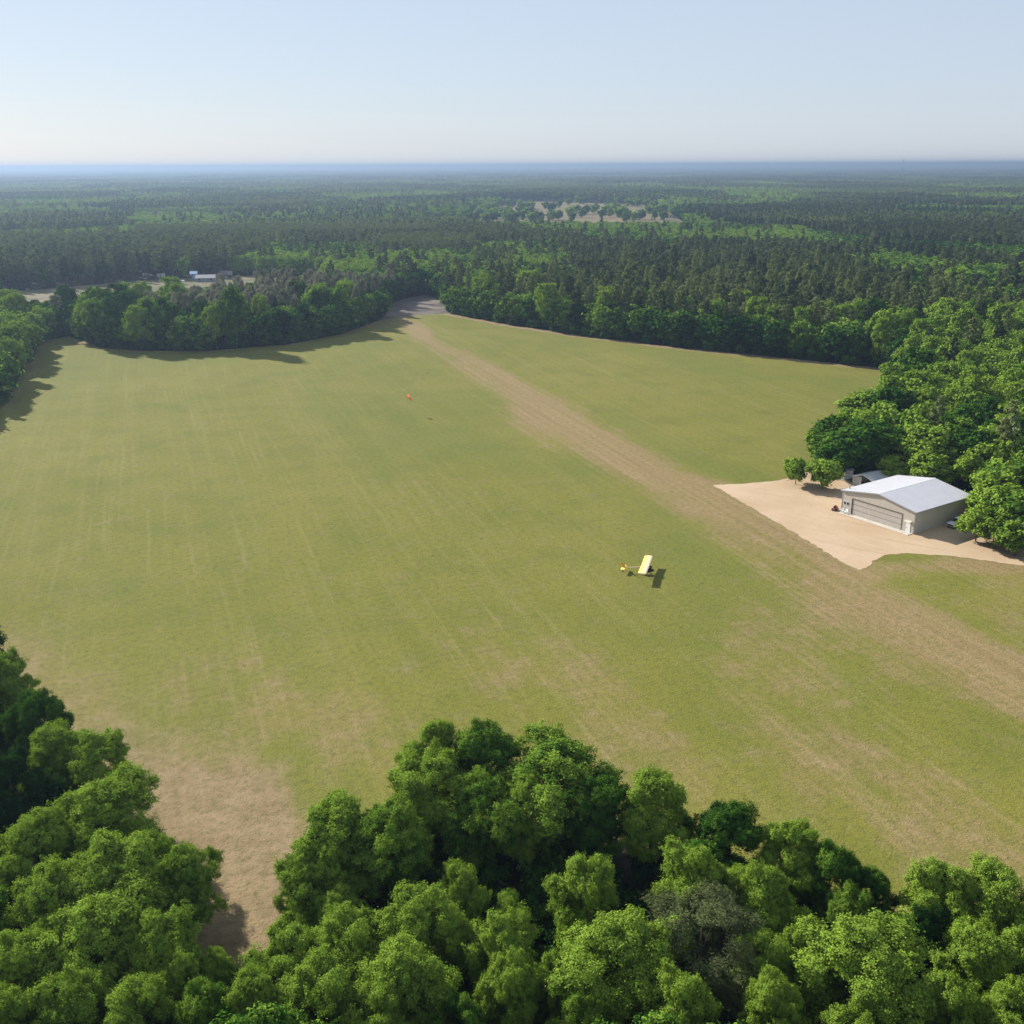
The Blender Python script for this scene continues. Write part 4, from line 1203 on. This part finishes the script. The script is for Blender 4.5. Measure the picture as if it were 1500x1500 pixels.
def autolabel(t):
    z, g = zone(t)
    t['group'] = g
    x, y = t['x'], t['y']
    kd = {'broad': 'leafy tree', 'pine': 'slender grey-green pine', 'twig': 'grey leafless tree'}[t['kind']]
    tn = '' if t['kind'] != 'broad' else tone(t['tint']) + ' '
    if z == 'front': where = 'filling a gap in the front wood'
    elif z == 'corner': where = 'filling a gap in the left corner wood'
    elif z == 'leftedge': where = 'in the small wood at the left field edge'
    elif z == 'isle':
        e = float(polydist(np.array(x), np.array(y), ISLE_EDGE))
        seg = 'runway end' if x > -90 else 'middle' if x > -150 else 'left end'
        where = f'{"at the foot" if e < 8 else "inside"} of the curved wood, {seg}'
    elif z == 'yardwood':
        where = 'in the wood behind the hangar' if y < 260 else 'between hangar and rear field corner' if y < 330 else 'at the rear right field corner'
    else:
        e = float(polydist(np.array(x), np.array(y), RIGHT_EDGE))
        along = 'near the dirt track' if x < 10 else 'mid right field edge' if x < 85 else 'near the rear field corner'
        row = 'in the front row' if e < 9 else 'in the second row' if e < 17 else 'deep in the wood'
        where = f'{row} {along}'
    t['label'] = f'{tn}{kd} {where}'
    t['group'] = g if t['kind'] == 'broad' else {'pine': 'pines', 'twig': 'leafless trees'}[t['kind']] + g[5:]


for t in chosen: autolabel(t)
# labels that a whole cluster would share say which part of the photograph's row they stand in
from collections import defaultdict
by = defaultdict(list)
for t in chosen: by[t['label']].append(t)
ORD = ['leftmost', 'second from left', 'third from left', 'fourth from left', 'fifth from left', 'sixth from left', 'seventh from left', 'eighth from left']
for lab, ts in by.items():
    if 1 < len(ts) <= 8:
        for q, t in enumerate(sorted(ts, key=lambda t_: t_['px'])): t['label'] = f'{lab}, {ORD[q]}'

ALL = TREES + chosen
NAMES = {'broad': 'broadleaf_tree', 'pine': 'pine_tree', 'twig': 'leafless_tree'}
CATS = {'broad': 'tree', 'pine': 'pine', 'twig': 'bare tree'}
pick = np.random.default_rng(3)
for t in ALL:
    k_ = t['kind']
    if t['size'] == 'dull': P, h0, r0 = DULL0, 13.0, 5.0
    elif k_ == 'broad':
        P, h0, r0 = (LOD0, 13.0, 5.0) if t['size'] == 'big' else (SMALL, 8.0, 3.2) if t['size'] == 'small' else (LOD1, 13.0, 5.0)
    elif k_ == 'pine': P, h0, r0 = PINE1, 19.0, 3.4
    else: P, h0, r0 = (TWIG0, 13.0, 4.0) if t['size'] == 'big' else (TWIG1, 14.0, 3.2)
    cm, tm = P[int(pick.integers(len(P)))]
    e = empty(NAMES[k_], (t['x'], t['y'], 0), pick.uniform(0, 6.28))
    sx_ = t['R'] / r0
    e.scale = (sx_ * pick.uniform(.88, 1.14), sx_ * pick.uniform(.88, 1.14), t['h'] / h0)
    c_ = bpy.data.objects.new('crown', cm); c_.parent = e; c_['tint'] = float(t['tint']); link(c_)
    u_ = bpy.data.objects.new('trunk', tm); u_.parent = e; link(u_)
    tag(e, t['label'], CATS[k_], t['group'])

# ------------------------------------------------------------------ the forest to the horizon
def cols(ts):
    return {k_: np.array([t[k_] for t in ts], float) for k_ in ('x', 'y', 'h', 'R', 'tint')}


def forest(kind, label, cat, nm):
    pr = proto_objects(kind)
    h0, r0 = (13.0, 5.0) if kind == 'broad' else (19.0, 3.4)
    hero = []
    if kind == 'broad':
        hero = [bpy.data.objects.new('forest_tree_shape', proto_joint('leafy_tree_mesh', *make_broad(rg, 40000, 0.17, 0.1, nl=22, sub=8), M['leaf'])) for _ in range(2)]
    protos = hero + pr['near'] + pr['mid'] + pr['far']; nh = len(hero)
    n0, n1, n2 = len(pr['near']), len(pr['mid']), len(pr['far'])
    base = cols([t for t in rest if (t['kind'] == kind or (t['kind'] == 'twig' and kind == 'broad'))] + [dict(x=0, y=-9e3, h=1, R=1, tint=0)])
    parts = []
    r = np.random.default_rng(77 if kind == 'broad' else 78)
    X, Y = [base['x']], [base['y']]; SX, SZ, TI, ID = [base['R'] / r0], [base['h'] / h0], [base['tint']], [np.where((base['y'] < 170) & (nh > 0), r.integers(0, max(nh, 1), len(base['x'])), nh + r.integers(0, n0, len(base['x'])))]
    for y0, y1, step, lod, seed in ((660, 1100, 7.4, 0, 101), (1100, 1900, 8.6, 1, 102), (1900, 3200, 11.5, 2, 103), (3200, 5200, 17.0, 2, 104), (5200, 9000, 30.0, 2, 105), (9000, 16000, 60., 2, 106), (16000, 30000, 120., 2, 107)):
        x, y = jitter_grid(y0, y1, step, seed)
        ok_ = ~blocked(x, y); x, y = x[ok_], y[ok_]
        q = np.random.default_rng(seed + 500)
        u = q.uniform(size=len(x)); isp = u < pine_share(x, y)
        thin = fbm(x * 0.0016, y * 0.0009, 91, 4)
        young = in_px(x, y, [(200, 354), (420, 350), (640, 353), (640, 364), (400, 366), (200, 365)]) | in_px(x, y, [(540, 374), (640, 370), (700, 372), (690, 388), (560, 390)])
        isp = isp | young
        s_ = isp if kind == 'pine' else ~isp
        n = int(s_.sum()); x, y, yg = x[s_], y[s_], young[s_]
        grow = max(1.0, step / 8.6) ** 0.75
        hh = q.normal(18.5 if kind == 'pine' else 14.5, 2.4, n) / h0
        tall = (x < -205) & (y > 660) & (y < 1000) & (kind == 'pine')
        tone_ = np.clip(fbm(x * .012, y * .008, 61, 3) * 1.5 + .05 + q.normal(0, .2, n), 0, 1) if kind == 'broad' else np.clip(.5 + .8 * (fbm(x * .006, y * .004, 65, 3) - .5) + q.normal(0, .2, n), 0, 1)
        sf, st_ = stand(x, y)[1:]; wgt = sstep(660, 900, y)
        hh = hh * (1 + (sf - 1) * wgt); tone_ = np.clip(tone_ + st_ * wgt, 0, 1)
        tone_ = np.where(yg, 0.85, tone_); hh = np.where(yg, hh * 0.68, hh)
        rad_ = q.uniform(4.0, 5.6, n) / 5.0 * (1.0 if kind == 'broad' else 1.12) * grow
        rad_ = np.where(yg, rad_ * .85, rad_)
        X.append(x); Y.append(y); SX.append(rad_); SZ.append(hh * min(1.25, 0.9 + 0.1 * grow)); TI.append(tone_)
        ID.append(nh + (q.integers(0, n0, n) if lod == 0 else n0 + q.integers(0, n1, n) if lod == 1 else n0 + n1 + q.integers(0, n2, n)))
    # a few trees dotted over the dry pasture
    if kind == 'broad':
        x = r.uniform(-130, 290, 620); y = r.uniform(1440, 2330, 620); q_ = (fbm(x * .02, y * .008, 5, 3) > .5) | (x < -20); q_ &= (x < 20) | (r.uniform(size=620) < .55); x, y = x[q_], y[q_]; n_ = len(x)
        X.append(x); Y.append(y); SX.append(r.uniform(.5, 1.1, n_)); SZ.append(r.uniform(.5, 1.15, n_)); TI.append(r.uniform(.35, .95, n_)); ID.append(nh + n0 + n1 + r.integers(0, n2, n_))
    pts = dict(x=np.concatenate(X), y=np.concatenate(Y), sx=np.concatenate(SX), sz=np.concatenate(SZ), tint=np.concatenate(TI), idx=np.concatenate(ID))
    keep_ = pts['y'] > -1000
    pts = {k_: v[keep_] for k_, v in pts.items()}
    pts['rot'] = r.uniform(0, 6.28, len(pts['x']))
    print(nm, len(pts['x']))
    mass(nm, pts, protos, label, cat)


forest('broad', 'leafy green forest spreading from the clearings to the horizon', 'forest', 'broadleaf_forest')
forest('pine', 'grey-green pine forest spreading behind the field to the horizon', 'forest', 'pine_forest')
print('individual trees', len(ALL), cnt)

# low bushes that close the foot of the woods
ux, uy = jitter_grid(50, 640, 4.0, 141)
ok = polydist(ux, uy, [(-25, 60), (-27, 84), (-32, 95)]) > 5; ux, uy = ux[ok], uy[ok]
ok = ~blocked(ux, uy); ux, uy = ux[ok], uy[ok]
r = np.random.default_rng(9)
ok = (uy < 330) | (np.minimum(polydist(ux, uy, RIGHT_EDGE), np.minimum(polydist(ux, uy, ISLE_EDGE), polydist(ux, uy, LEFT_EDGE))) < 16)
ok &= r.uniform(size=len(ux)) < 0.75
ux, uy = ux[ok], uy[ok]
bush = []
for nl_, a, b in ((4200, .19, .12), (3600, .19, .12), (1000, .42, .27), (900, .42, .27)):
    bush.append(bpy.data.objects.new('bush_shape', proto_joint('bush_mesh', *make_broad(rg, nl_, a, b, h=3.2, R=2.1, low=0.0, nl=9, sub=5, per=10), M['leaf'])))
n = len(ux)
mass('undergrowth', dict(x=ux, y=uy, rot=r.uniform(0, 6.28, n), tint=np.clip(r.normal(.3, .16, n), 0, 1), idx=np.where(uy < 170, r.integers(0, 2, n), 2 + r.integers(0, 2, n)), sx=r.uniform(.7, 1.3, n), sz=r.uniform(.6, 1.5, n)), bush,
     'low bushes and saplings under and along the woods', 'undergrowth')

# ------------------------------------------------------------------ haze, sky, sun, camera
HAZE_TOP = 91.0
k = NT('haze_air')
pv = k.n('ShaderNodeVolumePrincipled')
pv.inputs['Color'].default_value = (0.245, 0.335, 0.47, 1); pv.inputs['Density'].default_value = 1.75e-4; pv.inputs['Anisotropy'].default_value = 0.4
k.l(pv.outputs[0], k.out.inputs['Volume'])
hb = MB(); hb.box(-45000, 45000, -2500, 45000, -1.0, HAZE_TOP)
hz_ = hb.build('haze', k.m); tag(hz_, 'pale blue haze lying over the forest towards the horizon', 'haze', kind='stuff')

SUN_EL = R_(29.0); SUN_AZ = R_(-46.0)      # azimuth from +Y, clockwise
sd = (math.sin(SUN_AZ) * math.cos(SUN_EL), math.cos(SUN_AZ) * math.cos(SUN_EL), math.sin(SUN_EL))
w = bpy.data.worlds.new('World'); scene.world = w; w.use_nodes = True
nt = w.node_tree; bg = nt.nodes['Background']
sky = nt.nodes.new('ShaderNodeTexSky'); sky.sky_type = 'NISHITA'; sky.sun_disc = False
sky.sun_elevation = SUN_EL; sky.sun_rotation = SUN_AZ
sky.air_density = 1.0; sky.dust_density = 0.35; sky.ozone_density = 2.0; sky.altitude = 80
# thin high haze whitens the blue
veil = nt.nodes.new('ShaderNodeMix'); veil.data_type = 'RGBA'; veil.inputs[0].default_value = 0.68; veil.inputs[7].default_value = (6.2, 7.0, 8.5, 1)
nt.links.new(sky.outputs[0], veil.inputs[6])
nt.links.new(veil.outputs[2], bg.inputs[0]); bg.inputs[1].default_value = 0.053
sl_ = bpy.data.lights.new('sun', 'SUN'); sl_.energy = 5.0; sl_.angle = R_(0.53); sl_.color = (1.0, 0.945, 0.86)
so = link(bpy.data.objects.new('sun', sl_))
from mathutils import Vector, Matrix
so.rotation_euler = Vector(sd).to_track_quat('Z', 'Y').to_euler()

cd = bpy.data.cameras.new('camera'); cam = link(bpy.data.objects.new('camera', cd))
cd.sensor_width = 36; cd.sensor_height = 36; cd.lens = 36 * FPX / 1500.0; cd.clip_start = 0.5; cd.clip_end = 120000
cam.matrix_world = Matrix(((_R[0], _U[0], -_F[0], 0), (_R[1], _U[1], -_F[1], 0), (_R[2], _U[2], -_F[2], H), (0, 0, 0, 1)))
scene.camera = cam
scene.view_settings.view_transform = 'Standard'; scene.view_settings.look = 'None'
scene.view_settings.exposure = 1.0; scene.view_settings.gamma = 1.0
cy = scene.cycles
cy.max_bounces = 5; cy.diffuse_bounces = 2; cy.glossy_bounces = 1; cy.transmission_bounces = 2; cy.volume_bounces = 0; cy.transparent_max_bounces = 4
cy.use_adaptive_sampling = False
cy.caustics_reflective = False; cy.caustics_refractive = False
try:
    cy.use_denoising = True; cy.denoiser = 'OPENIMAGEDENOISE'; cy.denoising_input_passes = 'RGB_ALBEDO_NORMAL'
except Exception:
    pass
scene.render.use_persistent_data = False
